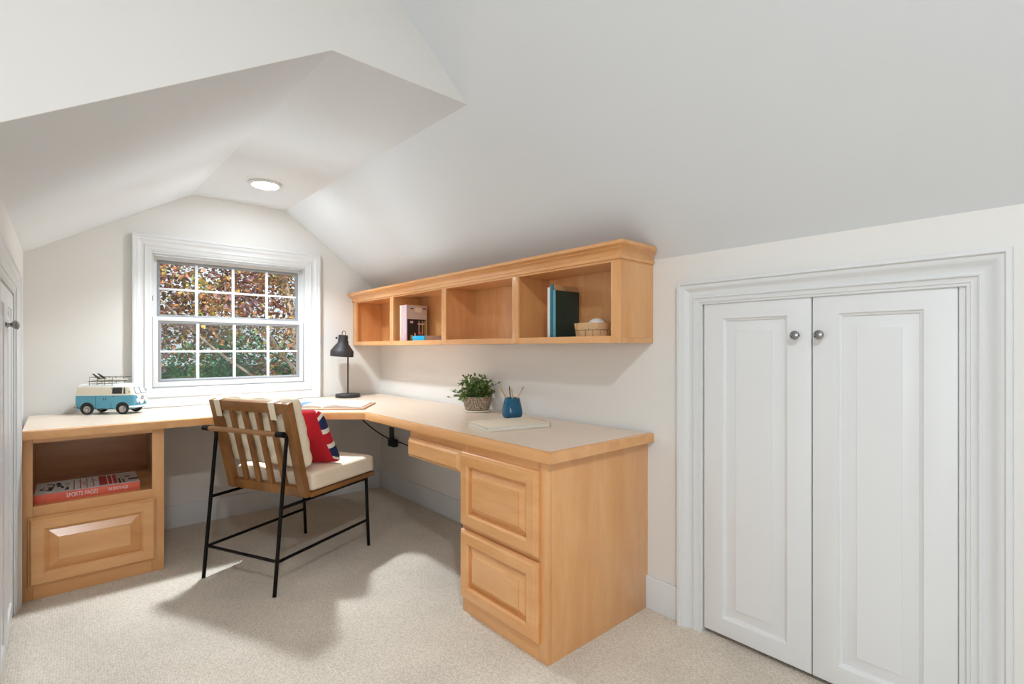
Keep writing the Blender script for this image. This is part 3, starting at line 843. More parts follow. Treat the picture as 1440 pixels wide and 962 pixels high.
# ------------------------------------------------------------------ toy van
VRZ = math.radians(-34)
van = thing('toy_van', 'blue and cream toy camper van with roof rack on the desk', 'toy van', (-1.712, -0.168, ZT + 0.0008), VRZ)
LV = 0.303; WV = 0.0625
low = [(0.0, 0.028), (0.050, 0.028), (0.060, 0.034), (WV, 0.050), (WV, 0.092), (0.0622, 0.104)]
upp = [(0.0622, 0.104), (0.0605, 0.125), (0.0565, 0.149)]
roo = [(0.0565, 0.149), (0.0530, 0.156), (0.0420, 0.163), (0.022, 0.167), (0.0, 0.168)]
stn = [(-0.1515, 0.80, 0.86), (-0.1495, 0.90, 0.94), (-0.144, 0.965, 0.985), (-0.130, 1, 1), (-0.06, 1, 1), (0.02, 1, 1), (0.09, 1, 1), (0.120, 0.995, 1), (0.137, 0.95, 0.99), (0.146, 0.88, 0.96), (0.1505, 0.78, 0.92)]
def vpt(x, y, z, w, h):
    zz = 0.09 + (z - 0.09) * h
    if z > 0.104 and x > 0: x = x - (z - 0.104) * 0.42 * (x / 0.1505) ** 3
    if z > 0.104 and x < -0.1: x = x + (z - 0.104) * 0.10
    if z < 0.06 and x > 0.1: x = x - (0.06 - z) * 0.15
    return (x, y * w, zz)
def vloft(prof, name, m):
    bm = bmesh.new()
    full = [(y, z) for y, z in prof] + [(-y, z) for y, z in reversed(prof) if y > 1e-6] if prof is roo else None
    if prof is roo: line = [(y, z) for y, z in prof] + [(-y, z) for y, z in reversed(prof[:-1])]; loopc = False
    elif prof is low: line = [(y, z) for y, z in reversed(prof)] + [(-y, z) for y, z in prof[1:]]
    if prof is upp:
        secs = [[[bm.verts.new(vpt(x, s * y, z, w, h)) for y, z in prof] for s in (1, -1)] for x, w, h in stn]
        for a, b in zip(secs[:-1], secs[1:]):
            for s in (0, 1):
                for k in range(len(prof) - 1): bm.faces.new((a[s][k], a[s][k + 1], b[s][k + 1], b[s][k]))
        for e in (secs[0], secs[-1]):
            for k in range(len(prof) - 1): bm.faces.new((e[0][k], e[0][k + 1], e[1][k + 1], e[1][k]))
    else:
        secs = [[bm.verts.new(vpt(x, y, z, w, h)) for y, z in line] for x, w, h in stn]
        for a, b in zip(secs[:-1], secs[1:]):
            for k in range(len(line) - 1): bm.faces.new((a[k], a[k + 1], b[k + 1], b[k]))
        bm.faces.new(secs[0]); bm.faces.new(secs[-1][::-1])
    return finish(bm, name, m, van, smooth=50)
lowb = vloft(low, 'lower_body', 'toy_blue'); vloft(upp, 'upper_body', 'toy_cream'); vloft(roo, 'roof', 'toy_white')
for x in (-0.0885, 0.0885):
    for s in (1, -1):
        ax = Matrix.Rotation(-PI / 2 * s, 4, 'X')
        bm = bmesh.new(); lathe(bm, [(0, 0), (0.0335, 0), (0.0335, 0.0012), (0, 0.0012)], (x, s * 0.0622, 0.0335), 32, ax)
        finish(bm, 'wheel_arch', 'rubber', lowb)
        bm = bmesh.new(); lathe(bm, [(0.014, 0.0), (0.024, 0.0), (0.0275, 0.003), (0.028, 0.008), (0.0275, 0.013), (0.024, 0.017), (0.020, 0.0165), (0.019, 0.013), (0.014, 0.013)], (x, s * 0.0500, 0.0282), 36, ax)
        wh = finish(bm, 'wheel', 'rubber', van)
        bm = bmesh.new(); lathe(bm, [(0, 0.0), (0.0192, 0.0), (0.0192, 0.014), (0.016, 0.0155), (0.013, 0.0145), (0.010, 0.0145), (0.009, 0.018), (0.004, 0.0195), (0, 0.0195)], (x, s * 0.0500, 0.0282), 28, ax)
        finish(bm, 'hubcap', 'toy_metal', wh)['label'] = 'silver hubcap'
def vside(x0, x1, z0, z1, s, name, m, off=0.0006, t=0.0010):
    def yy(z): return (0.0622 + (z - 0.104) * (0.0565 - 0.0622) / 0.045) if z > 0.104 else 0.0624
    bm = bmesh.new(); pts = []
    for o in (off, off + t):
        pts.append([bm.verts.new((x, s * (yy(z) + o), z)) for x, z in ((x0, z0), (x1, z0), (x1 - (0.004 if x1 > 0.1 else 0), z1), (x0, z1))])
    a, b = pts
    bm.faces.new(a); bm.faces.new(b[::-1])
    for k in range(4): bm.faces.new((a[k], a[(k + 1) % 4], b[(k + 1) % 4], b[k]))
    return finish(bm, name, m, van, smooth=0)
for s in (1, -1):
    vside(0.036, 0.085, 0.113, 0.146, s, 'side_window', 'toy_glass'); vside(0.093, 0.102, 0.113, 0.146, s, 'side_window', 'toy_glass')
    vside(-0.045, -0.044, 0.034, 0.102, s, 'door_seam', 'cover_dark'); vside(0.031, 0.032, 0.034, 0.146, s, 'door_seam', 'cover_dark')
    vside(-0.0065, -0.0035, 0.078, 0.090, s, 'door_handle', 'ink'); vside(0.0035, 0.0065, 0.078, 0.090, s, 'door_handle', 'ink')
    vside(0.036, 0.048, 0.098, 0.101, s, 'door_handle', 'ink')
    vside(-0.145, 0.120, 0.1035, 0.1065, s, 'belt_trim', 'toy_white')
# windscreen panes, white nose panel, round emblem, headlamps, bumpers
def nose_x(z): return 0.1505 - (0.42 * (z - 0.104) if z > 0.104 else 0) - (0.15 * (0.06 - z) if z < 0.06 else 0)
def nose(poly, name, m, off=0.0006, t=0.0012):
    bm = bmesh.new()
    L = [[bm.verts.new((nose_x(z) + o, y, z)) for y, z in poly] for o in (off, off + t)]
    a, b = L; n = len(poly)
    bm.faces.new(a); bm.faces.new(b[::-1])
    for k in range(n): bm.faces.new((a[k], a[(k + 1) % n], b[(k + 1) % n], b[k]))
    return finish(bm, name, m, van, smooth=0)
for s in (1, -1):
    nose([(s * 0.003, 0.112), (s * 0.046, 0.112), (s * 0.041, 0.146), (s * 0.003, 0.146)], 'windscreen', 'toy_glass_light')
    for k, (a, b) in enumerate((((0.003, 0.111), (0.047, 0.111)), ((0.047, 0.111), (0.042, 0.147)), ((0.003, 0.147), (0.042, 0.147)), ((0.003, 0.111), (0.003, 0.147)))):
        pass
    bm = bmesh.new(); tube(bm, [(nose_x(z) + 0.001, s * y, z) for y, z in ((0.002, 0.111), (0.047, 0.111), (0.042, 0.147), (0.002, 0.147), (0.002, 0.111))], 0.0011, 6)
    finish(bm, 'windscreen_frame', 'ink', van)
    bm = bmesh.new(); lathe(bm, [(0, 0), (0.0125, 0), (0.0135, 0.002), (0.0125, 0.005), (0.0115, 0.0055), (0.008, 0.008), (0, 0.0095)], (0.1485, s * 0.036, 0.072), 24, Matrix.Rotation(PI / 2, 4, 'Y') )
    finish(bm, 'headlamp', 'toy_glass_light', van)
    bm = bmesh.new(); tube(bm, [(0.128, s * 0.0625, 0.118), (0.130, s * 0.074, 0.122)], 0.001, 6); lathe(bm, [(0, 0), (0.007, 0), (0.007, 0.002), (0, 0.002)], (0.130, s * 0.076, 0.124), 16, Matrix.Rotation(PI / 2, 4, 'Y'))
    finish(bm, 'wing_mirror', 'toy_metal', van)
nose([(-0.047, 0.1035), (0.047, 0.1035), (0.028, 0.080), (0.012, 0.056), (0.0, 0.050), (-0.012, 0.056), (-0.028, 0.080)], 'nose_panel', 'toy_white')
bm = bmesh.new()
tube(bm, [(0.1537, 0.0125 * math.cos(t), 0.086 + 0.0125 * math.sin(t)) for t in [2 * PI * k / 24 for k in range(25)]], 0.0011, 6)
tube(bm, [(0.1537, -0.006, 0.096), (0.1537, 0.0, 0.0885), (0.1537, 0.006, 0.096)], 0.0011, 6)
tube(bm, [(0.1537, -0.010, 0.091), (0.1537, -0.005, 0.077), (0.1537, 0.0, 0.086), (0.1537, 0.005, 0.077), (0.1537, 0.010, 0.091)], 0.0011, 6)
finish(bm, 'front_emblem', 'toy_metal', van)
bm = bmesh.new(); tube(bm, [(0.125, 0.066, 0.041), (0.148, 0.060, 0.041), (0.157, 0.035, 0.041), (0.159, 0.0, 0.041), (0.157, -0.035, 0.041), (0.148, -0.060, 0.041), (0.125, -0.066, 0.041)], 0.005, 10)
finish(bm, 'bumper', 'toy_white', van)
bm = bmesh.new(); tube(bm, [(-0.132, 0.066, 0.041), (-0.150, 0.060, 0.041), (-0.156, 0.035, 0.041), (-0.156, -0.035, 0.041), (-0.150, -0.060, 0.041), (-0.132, -0.066, 0.041)], 0.005, 10)
finish(bm, 'bumper', 'toy_metal', van)
bm = bmesh.new()
def rect(z, x0, x1, w, r=0.0013):
    tube(bm, [(x0, -w, z), (x1, -w, z), (x1 + 0.006, -w + 0.008, z), (x1 + 0.006, w - 0.008, z), (x1, w, z), (x0, w, z), (x0, -w, z)], r, 6)
rect(0.180, -0.092, 0.055, 0.050); rect(0.203, -0.088, 0.070, 0.046)
for x in (-0.085, -0.045, -0.010, 0.030):
    for s in (1, -1): tube(bm, [(x, s * 0.050, 0.1575), (x, s * 0.050, 0.181), (x, s * 0.046, 0.203)], 0.0013, 6)
    tube(bm, [(x, -0.050, 0.180), (x, 0.050, 0.180)], 0.0012, 6)
finish(bm, 'roof_rack', 'toy_rack', van)
for y, zz in ((0.020, 0.185), (-0.020, 0.185)):
    bm = bmesh.new()
    n = 20; ring = []
    for k in range(n):
        t = 2 * PI * k / n; ring.append((-0.012 + 0.085 * math.cos(t), y + 0.016 * math.sin(t) * (1 - 0.35 * math.cos(t))))
    prism(bm, ring, zz, zz + 0.006, 0.0015)
    sb = finish(bm, 'surfboard', 'toy_cream', van)
    bm = bmesh.new()
    fin = [(-0.062, 0.0), (-0.090, 0.030), (-0.082, 0.0305), (-0.040, 0.0)]
    A = [[bm.verts.new((x, y + o, zz + 0.0065 + z)) for x, z in fin] for o in (-0.0015, 0.0015)]
    bm.faces.new(A[0]); bm.faces.new(A[1][::-1])
    for k in range(4): bm.faces.new((A[0][k], A[0][(k + 1) % 4], A[1][(k + 1) % 4], A[1][k]))
    finish(bm, 'fin', 'toy_rack', sb, smooth=0)

# ------------------------------------------------------------------ books
def upright_book(name, label, xs, y0, y1, z0, h, depth, m_spine, m_cover, m_front=None, group=None):
    """spine towards -X, covers facing +-Y"""
    r = thing(name, label, 'book', (xs, (y0 + y1) / 2, z0), 0, group)
    t = (y1 - y0) / 2; b = min(0.003, t * 0.3)
    bm = bmesh.new(); box(bm, 0, 0.004, -t, t, 0, h, 0.001); finish(bm, 'spine', m_spine, r)
    for s, m in ((1, m_cover), (-1, m_front or m_cover)):
        bm = bmesh.new(); a = sorted((s * t, s * (t - b))); box(bm, 0.0042, depth, a[0], a[1], 0, h); finish(bm, 'cover', m, r, smooth=0)
    bm = bmesh.new(); box(bm, 0.0045, depth - 0.004, -t + b + 0.0002, t - b - 0.0002, 0.003, h - 0.004); finish(bm, 'pages', 'paper', r, smooth=0)
    return r, t
ZS = 1.1750
upright_book('book', 'slim cream book upright on the wall shelf beside the pink-edged book', -0.205, -0.712, -0.690, SB + 0.0225, 0.248, 0.16, 'cover_cream', 'cover_cream')
bk, t = upright_book('book', 'upright book with pink spine and dark picture cover on the wall shelf', -0.205, -0.782, -0.7135, SB + 0.0225, 0.247, 0.158, 'cover_pink', 'cover_pink', 'cover_grey')
bm = bmesh.new()
def art(x0, x1, z0, z1, mi, l=0): box(bm, x0, x1, -t - 0.0006 - 0.0003 * l, -t - 0.0002, z0, z1, mi=mi)
art(0.030, 0.052, 0.220, 0.228, 0); art(0.125, 0.150, 0.222, 0.230, 0)
art(0.066, 0.118, 0.200, 0.232, 1); art(0.006, 0.150, 0.004, 0.152, 0)
art(0.026, 0.050, 0.125, 0.140, 2, 1); art(0.085, 0.135, 0.116, 0.126, 2, 1); art(0.092, 0.098, 0.05, 0.143, 2, 1); art(0.118, 0.128, 0.05, 0.143, 3, 1)
art(0.138, 0.147, 0.02, 0.145, 3, 1); art(0.102, 0.114, 0.045, 0.068, 4, 1); art(0.058, 0.070, 0.03, 0.060, 2, 1); art(0.030, 0.046, 0.015, 0.045, 3, 1); art(0.095, 0.125, 0.012, 0.042, 3, 1)
finish(bm, 'cover_art', ['cover_dark', 'cover_cream', 'cover_pink', 'cover_gold', 'cover_red'], bk, smooth=0)
fb = thing('book', 'flat lying book with bright cyan spine on the wall shelf', 'book', (-0.212, -0.945, SB + 0.0225))
bm = bmesh.new(); box(bm, 0, 0.006, -0.075, 0.075, 0, 0.036, 0.002); finish(bm, 'spine', 'cover_cyan', fb)
bm = bmesh.new(); box(bm, 0.0062, 0.165, -0.075, 0.075, 0, 0.003); box(bm, 0.0062, 0.165, -0.075, 0.075, 0.033, 0.036); finish(bm, 'cover', 'cover_grey', fb, smooth=0)
bm = bmesh.new(); box(bm, 0.0063, 0.160, -0.072, 0.072, 0.0032, 0.0328); finish(bm, 'pages', 'cover_grey', fb, smooth=0)
upright_book('book', 'thin white book upright, leftmost beside the teal book on the shelf', -0.205, -2.117, -2.101, SB + 0.0225, 0.240, 0.15, 'cover_white', 'cover_white')
upright_book('book', 'tall teal-spined book with tan cover, behind the dark green book', -0.205, -2.1395, -2.1175, SB + 0.0225, 0.251, 0.165, 'cover_teal', 'cover_tan')
upright_book('book', 'dark green hardback book standing in the right shelf compartment', -0.207, -2.1545, -2.140, SB + 0.0225, 0.224, 0.165, 'cover_teal_light', 'cover_green')

# woven basket with ball
bs = thing('woven_basket', 'small woven wood strip basket in the right shelf compartment', 'basket', (-0.122, -2.318, SB + 0.0225), math.radians(10))
bm = bmesh.new()
nb = 16; rows_z = [(0.002, 0.033), (0.036, 0.066)]
for ri, (za, zb) in enumerate(rows_z):
    for k in range(nb):
        a0, a1 = 2 * PI * (k + 0.5 * ri) / nb + 0.015, 2 * PI * (k + 0.5 * ri + 1) / nb - 0.015
        out = 0.003 if (k % 2) else 0.0
        q = []
        for rr_off in (0.0, -0.0025):
            for z in (za, zb):
                R = 0.080 + 0.010 * z / 0.066 + out + rr_off
                q.append([bm.verts.new((R * math.cos(a0 + (a1 - a0) * j / 4), R * math.sin(a0 + (a1 - a0) * j / 4), z)) for j in range(5)])
        o0, o1, i0, i1 = q
        for j in range(4):
            bm.faces.new((o0[j], o0[j + 1], o1[j + 1], o1[j])); bm.faces.new((i0[j], i1[j], i1[j + 1], i0[j + 1]))
            bm.faces.new((o1[j], o1[j + 1], i1[j + 1], i1[j])); bm.faces.new((o0[j], i0[j], i0[j + 1], o0[j + 1]))
        bm.faces.new((o0[0], o1[0], i1[0], i0[0])); bm.faces.new((o0[4], i0[4], i1[4], o1[4]))
finish(bm, 'woven_side', 'chip_wood', bs)
bm = bmesh.new(); lathe(bm, [(0, 0.001), (0.076, 0.001), (0.077, 0.004), (0, 0.004)], (0, 0, 0), 32); finish(bm, 'bottom', 'chip_wood', bs)
bm = bmesh.new(); bmesh.ops.create_icosphere(bm, subdivisions=4, radius=0.045)
for v in bm.verts: v.co.z *= 0.95
bl = finish(bm, 'ball', 'ball_white', smooth=80); bl.location = (-0.118, -2.325, SB + 0.0225 + 0.0042 + 0.0428)
tag(bl, 'white ball resting in the woven basket', 'ball')

# magazine-like book in the cubby
mb = thing('sports_book', 'red and white sports coffee table book lying in the open cubby', 'book', (-2.010, -0.622, 0.4162))
bm = bmesh.new(); box(bm, 0, 0.386, -0.001, 0.003, 0, 0.038, 0.001); finish(bm, 'spine', 'cover_coral', mb)
bm = bmesh.new(); box(bm, 0, 0.386, 0.0032, 0.27, 0, 0.003); box(bm, 0, 0.386, 0.0032, 0.27, 0.035, 0.038); finish(bm, 'cover', 'cover_white', mb, smooth=0)
bm = bmesh.new(); box(bm, 0.003, 0.382, 0.0034, 0.265, 0.0032, 0.0348); finish(bm, 'pages', 'paper', mb, smooth=0)
bm = bmesh.new()
def pic(x0, x1, y0, y1, mi, z=0.0385): box(bm, x0, x1, y0, y1, 0.0381, z, mi=mi)
pic(0.000, 0.386, 0.0036, 0.012, 1)
rq = random.Random(5)
for k in range(26):
    x = rq.uniform(0.01, 0.11); y = rq.uniform(0.02, 0.22); pic(x, x + rq.uniform(0.008, 0.02), y, y + rq.uniform(0.01, 0.04), rq.choice((2, 3, 2)), 0.0386)
for k in range(5): pic(0.135 + 0.024 * k, 0.139 + 0.024 * k, 0.018, 0.25, 0)
for k in range(30):
    x = rq.uniform(0.142, 0.235); y = rq.uniform(0.02, 0.23); pic(x, x + 0.012, y, y + 0.008, rq.choice((0, 3)), 0.0386)
pic(0.235, 0.300, 0.03, 0.25, 0, 0.0386); pic(0.262, 0.266, 0.03, 0.25, 1, 0.0389); pic(0.281, 0.285, 0.03, 0.25, 1, 0.0389)
pic(0.300, 0.386, 0.02, 0.25, 3, 0.03855); pic(0.345, 0.386, 0.07, 0.11, 2, 0.0389); pic(0.306, 0.314, 0.02, 0.14, 2, 0.0389); pic(0.322, 0.328, 0.02, 0.11, 2, 0.0389); pic(0.335, 0.355, 0.15, 0.18, 2, 0.0389)
finish(bm, 'cover_picture', ['cover_red', 'cover_white', 'cover_dark', 'cover_grey'], mb, smooth=0)
bm = text_mesh('SPORTS PAGES', 0.029)
for v in bm.verts: v.co = Vector((0.110 + v.co.x * 0.60, -0.0012 - v.co.z, 0.019 + v.co.y))
b2 = text_mesh('THE SPORTS PAGES', 0.021)
for v in b2.verts: v.co = Vector((0.262 + v.co.x * 0.42, -0.0012 - v.co.z, 0.019 + v.co.y))
finish(bm, 'spine_lettering', 'cover_white', mb, smooth=0); finish(b2, 'spine_lettering', 'cover_white', mb, smooth=0)

# open book on the desk behind the chair
OBD = Vector((0.79, -0.613, 0)).normalized()
ob = thing('open_book', 'open picture book lying flat on the angled desk corner', 'book', (-0.592, -0.962, ZT), math.atan2(OBD.y, OBD.x))
bm = bmesh.new(); box(bm, -0.245, 0.0, 0, 0.34, 0.0005, 0.010, 0.002); box(bm, -0.49, -0.2452, 0, 0.34, 0.0005, 0.010, 0.002); finish(bm, 'cover', 'board_tan', ob)
for s, nm in ((1, 'right'), (-1, 'left')):
    bm = bmesh.new(); n = 14; top = []; bot = []
    for i in range(n + 1):
        q = i / n; x = -0.245 + s * (0.002 + 0.222 * q)
        zt = 0.0145 + 0.018 * math.sin(min(1, q * 2.4) * PI * 0.5) * (1 - q) + 0.003 * (1 - q) - 0.004 * (q < 0.02)
        top.append([bm.verts.new((x, y, zt)) for y in (0.022, 0.322)]); bot.append([bm.verts.new((x, y, 0.0102)) for y in (0.022, 0.322)])
    for i in range(n):
        bm.faces.new((top[i][0], top[i + 1][0], top[i + 1][1], top[i][1])); bm.faces.new((bot[i][0], bot[i][1], bot[i + 1][1], bot[i + 1][0]))
        for e in (0, 1): bm.faces.new((top[i][e], bot[i][e], bot[i + 1][e], top[i + 1][e]))
    bm.faces.new((top[0][0], top[0][1], bot[0][1], bot[0][0])); bm.faces.new((top[n][0], bot[n][0], bot[n][1], top[n][1]))
    pg = finish(bm, 'page_block', 'paper', ob, smooth=40)
    bm = bmesh.new(); n = 10
    x0, x1, ya, yb2, mt = (-0.13, -0.035, 0.12, 0.28, ['cover_grey']) if s > 0 else (-0.455, -0.36, 0.03, 0.28, ['cover_blue'])
    lay = []
    for e in (0.0004, 0.0012):
        r_ = []
        for i in range(n + 1):
            x = x0 + (x1 - x0) * i / n; q = (s * (x + 0.245) - 0.002) / 0.222
            zt = 0.0145 + 0.018 * math.sin(min(1, q * 2.4) * PI * 0.5) * (1 - q) + 0.003 * (1 - q)
            r_.append([bm.verts.new((x, y, zt + e)) for y in (ya, yb2)])
        lay.append(r_)
    lo, hi = lay
    for i in range(n):
        bm.faces.new((hi[i][0], hi[i + 1][0], hi[i + 1][1], hi[i][1])); bm.faces.new((lo[i][0], lo[i][1], lo[i + 1][1], lo[i + 1][0]))
        for e in (0, 1): bm.faces.new((hi[i][e], lo[i][e], lo[i + 1][e], hi[i + 1][e]))
    bm.faces.new((hi[0][0], hi[0][1], lo[0][1], lo[0][0])); bm.faces.new((hi[n][0], lo[n][0], lo[n][1], hi[n][1]))
    finish(bm, 'printed_picture', mt, pg, smooth=0)

# cream book near the vase
nb_ = thing('cream_book', 'closed cream hardback lying on the desk in front of the vase', 'book', (-0.342, -1.987, ZT), math.radians(-13.5))
bm = bmesh.new(); box(bm, -0.165, 0.155, -0.112, 0.105, 0.0005, 0.003, 0.001); box(bm, -0.165, 0.155, -0.112, 0.105, 0.0175, 0.020, 0.001); finish(bm, 'cover', 'cover_cream', nb_)
bm = bmesh.new(); box(bm, -0.160, 0.154, -0.108, 0.101, 0.0032, 0.0173); finish(bm, 'pages', 'paper', nb_)
bm = bmesh.new(); box(bm, 0.1553, 0.159, -0.112, 0.105, 0.0005, 0.0205, 0.0015); finish(bm, 'spine', 'board_tan', nb_)

# vase with pencils
VX, VY = -0.152, -1.792
va = thing('blue_vase', 'glossy teal blue ceramic vase holding pencils on the desk', 'vase', (VX, VY, ZT))
bm = bmesh.new()
lathe(bm, [(0, 0.0008), (0.036, 0.0008), (0.046, 0.004), (0.0525, 0.012), (0.0545, 0.024), (0.053, 0.042), (0.047, 0.070), (0.041, 0.094), (0.0395, 0.102), (0.0385, 0.1045), (0.0365, 0.1045), (0.0355, 0.101), (0.042, 0.070), (0.048, 0.040), (0.048, 0.015), (0.03, 0.008), (0, 0.008)], (0, 0, 0), 48)
finish(bm, 'body', 'vase_glaze', va)
def pencil(label, r0, f0, r1, f1, ztop, m, tip, dr=0.0034):
    """r along camera-right axis, f along depth, both about the vase axis"""
    b = Rv * r0 + Fv * f0 + up * 0.0125; e = Rv * r1 + Fv * f1 + up * ztop
    o = thing('pencil', label, 'pencil', (VX, VY, ZT), 0, 'pencils in the blue vase')
    bm = bmesh.new(); d = (e - b).normalized(); s = b + d * 0.002
    tube(bm, [s, e - d * 0.016], dr, 6); finish(bm, 'shaft', m, o, smooth=0)
    bm = bmesh.new(); tube(bm, [e - d * 0.0158, e], dr, 8, taper=0.0008); finish(bm, 'tip', tip, o)
pencil('yellow pencil leaning left out of the blue vase', 0.016, 0.004, -0.066, 0.004, 0.163, 'pencil_yellow', 'pencil_wood')
pencil('dark-tipped pencil standing nearly upright in the blue vase', -0.002, 0.014, -0.016, 0.022, 0.168, 'pencil_dark', 'ink')
pencil('pale wooden pencil upright behind the others in the blue vase', 0.010, -0.010, -0.004, 0.026, 0.155, 'pencil_wood', 'pencil_wood')
pencil('brown pencil leaning right out of the blue vase', -0.022, -0.010, 0.060, -0.012, 0.166, 'pencil_wood', 'pencil_dark')

# potted plant
PXc, PYc = -0.122, -1.452
pl = thing('potted_plant', 'leafy green houseplant in grey woven basket pot on the desk', 'plant', (PXc, PYc, ZT))
bm = bmesh.new(); lathe(bm, [(0, 0.0006), (0.074, 0.0006), (0.079, 0.004), (0.078, 0.009), (0.070, 0.010), (0, 0.010)], (0, 0, 0), 40); finish(bm, 'saucer', 'cover_cream', pl)
bm = bmesh.new(); lathe(bm, [(0, 0.0105), (0.064, 0.0105), (0.070, 0.014), (0.082, 0.060), (0.087, 0.086), (0.085, 0.089), (0.081, 0.087), (0.078, 0.070), (0, 0.070)], (0, 0, 0), 40); finish(bm, 'basket_pot', 'wicker_grey', pl)
bm = bmesh.new(); lathe(bm, [(0, 0.0705), (0.0775, 0.0705), (0.07, 0.078), (0, 0.082)], (0, 0, 0), 24); finish(bm, 'soil', 'soil', pl)
def leaf(bm, p, d, n, ln, w, fold=0.25):
    d = d.normalized(); s = d.cross(n)
    if s.length < 1e-4: s = d.cross(Vector((1, 0, 0)))
    s.normalize(); n = s.cross(d)
    a = bm.verts.new(p); b = bm.verts.new(p + d * ln * 0.45 + s * w + n * w * fold); c = bm.verts.new(p + d * ln); e = bm.verts.new(p + d * ln * 0.45 - s * w + n * w * fold)
    m = bm.verts.new(p + d * ln * 0.5)
    bm.faces.new((a, b, m)); bm.faces.new((b, c, m)); bm.faces.new((c, e, m)); bm.faces.new((e, a, m))
rp = random.Random(11)
lb = bmesh.new(); sb_ = bmesh.new()
for k in range(120):
    ang = rp.uniform(0, 2 * PI); el = rp.uniform(0.05, 1.35)
    reach = rp.uniform(0.05, 0.130)
    dirv = Vector((math.cos(ang) * math.cos(el), math.sin(ang) * math.cos(el), math.sin(el)))
    base = Vector((rp.uniform(-0.04, 0.04), rp.uniform(-0.04, 0.04), 0.078))
    tip = base + dirv * reach + Vector((0, 0, 0.012))
    side = dirv.dot(-Rv)
    if side > 0.45 and el < 0.7: tip += -Rv * 0.022 + Vector((0, 0, -0.042))
    if el < 0.45 and tip.z > 0.04: tip.z -= 0.008
    lim = -0.020 - PXc
    if tip.x > lim: tip.x = lim - rp.uniform(0, 0.02)
    mid = (base + tip) / 2 + Vector((0, 0, 0.022))
    pts = [base * (1 - t) ** 2 + mid * 2 * t * (1 - t) + tip * t * t for t in (0, 0.3, 0.6, 0.85, 1.0)]
    tube(sb_, pts, 0.0009, 4)
    for j in range(13):
        t = rp.uniform(0.25, 1.0); p = base * (1 - t) ** 2 + mid * 2 * t * (1 - t) + tip * t * t
        dd = Vector((rp.gauss(0, 1), rp.gauss(0, 1), rp.gauss(0.2, 0.8))) + dirv * 0.6
        dd.normalize(); ln = rp.uniform(0.014, 0.026)
        if (p + dd * ln).x > -0.006 - PXc: dd.x = -abs(dd.x)
        leaf(lb, p, dd, Vector((rp.gauss(0, 0.6), rp.gauss(0, 0.6), 1)), ln, ln * rp.uniform(0.30, 0.42))
finish(sb_, 'stem', 'leaf_green', pl, smooth=0)
finish(lb, 'foliage', 'leaf_houseplant', pl, smooth=0)

# ------------------------------------------------------------------ outdoors: trees seen through the window
def cloud(bm, rnd, centres, per, sr, lmin, lmax):
    for c in centres:
        c = Vector(c); tone = rnd.random()
        for k in range(per):
            p = c + Vector((rnd.gauss(0, sr), rnd.gauss(0, sr), rnd.gauss(0, sr * 0.8)))
            d = Vector((rnd.gauss(0, 1), rnd.gauss(0, 1), rnd.gauss(-0.3, 0.8))); ln = rnd.uniform(lmin, lmax)
            leaf(bm, p, d, Vector((rnd.gauss(0, 0.7), rnd.gauss(0, 0.7), 1)), ln, ln * 0.36)
rt = random.Random(21)
ct = thing('copper_leaf_tree', 'copper and yellow leaved tree close outside the window', 'tree', (0.75, 3.4, -3.2))
bm = bmesh.new(); tube(bm, bez([(0.75, 3.4, -3.2), (0.72, 3.35, -1.5), (0.66, 3.3, -0.2), (0.4, 3.25, 1.2), (0.1, 3.2, 2.6), (0.0, 3.2, 3.6)], 6), 0.11, 10, taper=0.02)
finish(bm, 'trunk', 'bark', ct, off=ct.location)
for pts in ([(0.66, 3.3, -0.2), (0.1, 3.0, 0.5), (-0.7, 2.8, 1.15), (-1.3, 2.6, 1.75)], [(0.62, 3.3, 0.1), (0.2, 2.9, 0.9), (-0.4, 2.7, 1.7)], [(0.5, 3.3, 0.7), (-0.2, 3.3, 1.5), (-1.1, 3.3, 2.2)], [(0.6, 3.3, 0.2), (0.9, 3.0, 1.0), (1.3, 2.9, 1.9)], [(0.3, 3.3, 1.5), (0.7, 3.2, 2.2)]):
    bm = bmesh.new(); tube(bm, bez(pts, 6), 0.026, 8, taper=0.008); finish(bm, 'branch', 'bark', ct, off=ct.location)
bm = bmesh.new()
cs = []
while len(cs) < 520:
    x, y, z = rt.uniform(-3.6, 3.6), rt.uniform(2.2, 4.7), rt.uniform(0.55, 3.9)
    if z < 0.55 + 0.17 * y and rt.random() < 0.86: continue
    cs.append((x, y, z))
cloud(bm, rt, cs, 170, 0.20, 0.035, 0.075)
finish(bm, 'foliage', 'leaf_copper', ct, off=ct.location, smooth=0)
hg = thing('green_hedge', 'tall dark green hedge behind the copper leaved tree', 'hedge', (0.0, 6.8, -3.2))
bm = bmesh.new()
cs = [(rt.uniform(-4.2, 4.4), rt.uniform(6.3, 7.1), -0.6 + 1.8 * rt.random() ** 0.8 + 0.25 * math.sin(k)) for k in range(190)]
cloud(bm, rt, cs, 130, 0.24, 0.05, 0.10)
finish(bm, 'foliage', 'leaf_green', hg, off=hg.location, smooth=0)
bm = bmesh.new(); bmesh.ops.create_cube(bm, size=1.0); bmesh.ops.subdivide_edges(bm, edges=bm.edges, cuts=12, use_grid_fill=True)
for v in bm.verts:
    n_ = 0.10 * math.sin(v.co.x * 40 + v.co.z * 21) + 0.10 * math.cos(v.co.z * 34 + v.co.y * 13)
    v.co = Vector((v.co.x * 8.8, v.co.y * 0.7 + n_, v.co.z * 4.0)) + Vector((0.0, 7.0, -1.2))
finish(bm, 'leaf_mass', 'leaf_green', hg, off=hg.location, smooth=60)
plain('lawn', srgb(92, 116, 66), 0.95, var=0.2, scale=6)
bm = bmesh.new(); box(bm, -14, 14, 0.5, 16, -3.3, -3.2)
struct('ground', bm, 'lawn', 'lawn below the window outside', 'ground')

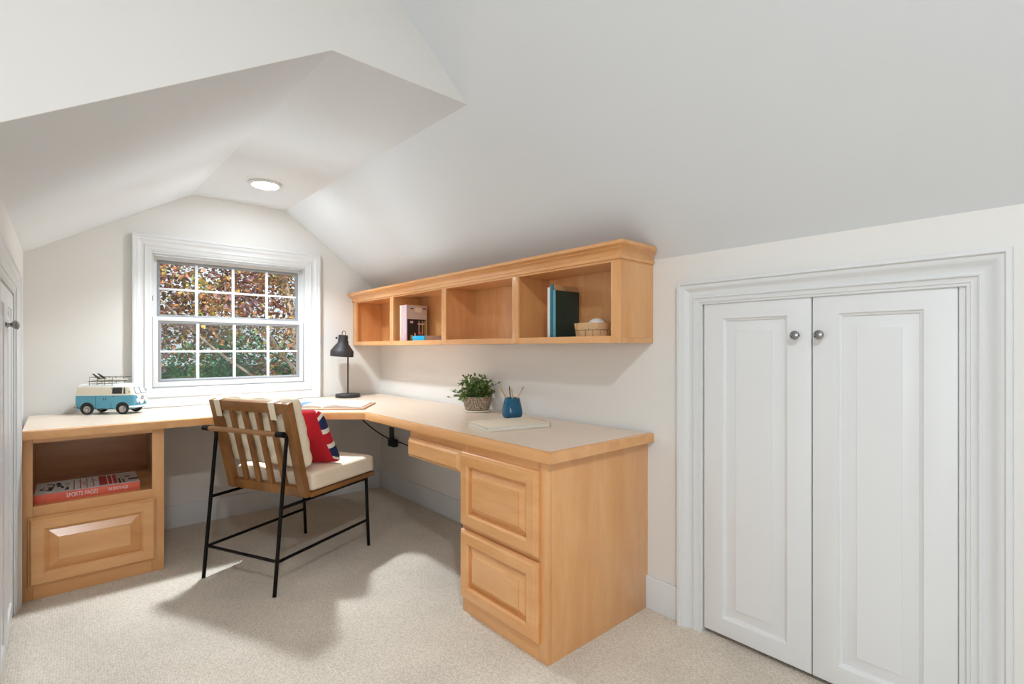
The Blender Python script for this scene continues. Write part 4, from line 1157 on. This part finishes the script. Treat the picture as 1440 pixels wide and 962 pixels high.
# ------------------------------------------------------------------ light
def area(name, loc, size, power, col=(1, 1, 1), rot=(0, 0, 0), shape='DISK'):
    l = bpy.data.lights.new(name, 'AREA'); l.shape = shape; l.size = size; l.energy = power; l.color = col
    o = bpy.data.objects.new(name, l); COL.objects.link(o); o.location = loc; o.rotation_euler = rot
    return o
dl_ = area('dormer_downlight', (LPX, LPY, 2.088), 0.11, 17.5, (0.83, 0.925, 1.0)); dl_.data.spread = math.radians(112)
area('attic_downlight', (-2.08, -4.35, 2.735), 0.16, 43, (0.87, 0.94, 1.0))
l = area('attic_fill', (-4.14, -4.1, 1.35), 1.6, 28, (0.90, 0.95, 1.0), (0, 0, 0), 'RECTANGLE'); l.data.size_y = 1.2  # added soft fill lamp for left-facing fronts; this wall has no window
l.rotation_euler = (PI / 2, 0, -PI / 2)
# added fill lamp hidden outside below the sill, brightens the dormer ceiling
l = area('sill_fill', (-1.06, 0.50, 0.42), 1.2, 150, (0.82, 0.92, 1.0), (0, 0, 0), 'RECTANGLE'); l.data.size_y = 0.6
l.rotation_euler = Vector((0.0, -0.50, 0.87)).to_track_quat('-Z', 'Y').to_euler()
sun = bpy.data.lights.new('sun', 'SUN'); sun.energy = 11.0; sun.angle = 0.01; sun.color = (1, 0.95, 0.86)
so = bpy.data.objects.new('sun', sun); COL.objects.link(so); so.rotation_euler = (math.radians(42), 0, math.radians(-28))
w = bpy.data.worlds.new('World'); scn.world = w; w.use_nodes = True
bg = w.node_tree.nodes['Background']; bg.inputs[0].default_value = (0.86, 0.93, 1.0, 1); bg.inputs[1].default_value = 1.2

# ------------------------------------------------------------------ camera
cam = bpy.data.cameras.new('camera'); co = bpy.data.objects.new('camera', cam); COL.objects.link(co)
cam.sensor_width = 36; cam.lens = 698.5 / 1440 * 36; cam.shift_y = 9.27 / 1440; cam.clip_start = 0.02
co.location = (-1.87, -3.7416, 1.1222); co.rotation_euler = (PI / 2, 0, -math.radians(41.35))
scn.camera = co
vs = scn.view_settings
scn.display_settings.display_device = 'sRGB'
vs.view_transform = 'Standard'; vs.look = 'None'; vs.gamma = 1.0; vs.use_curve_mapping = False
vs.exposure = 0.0
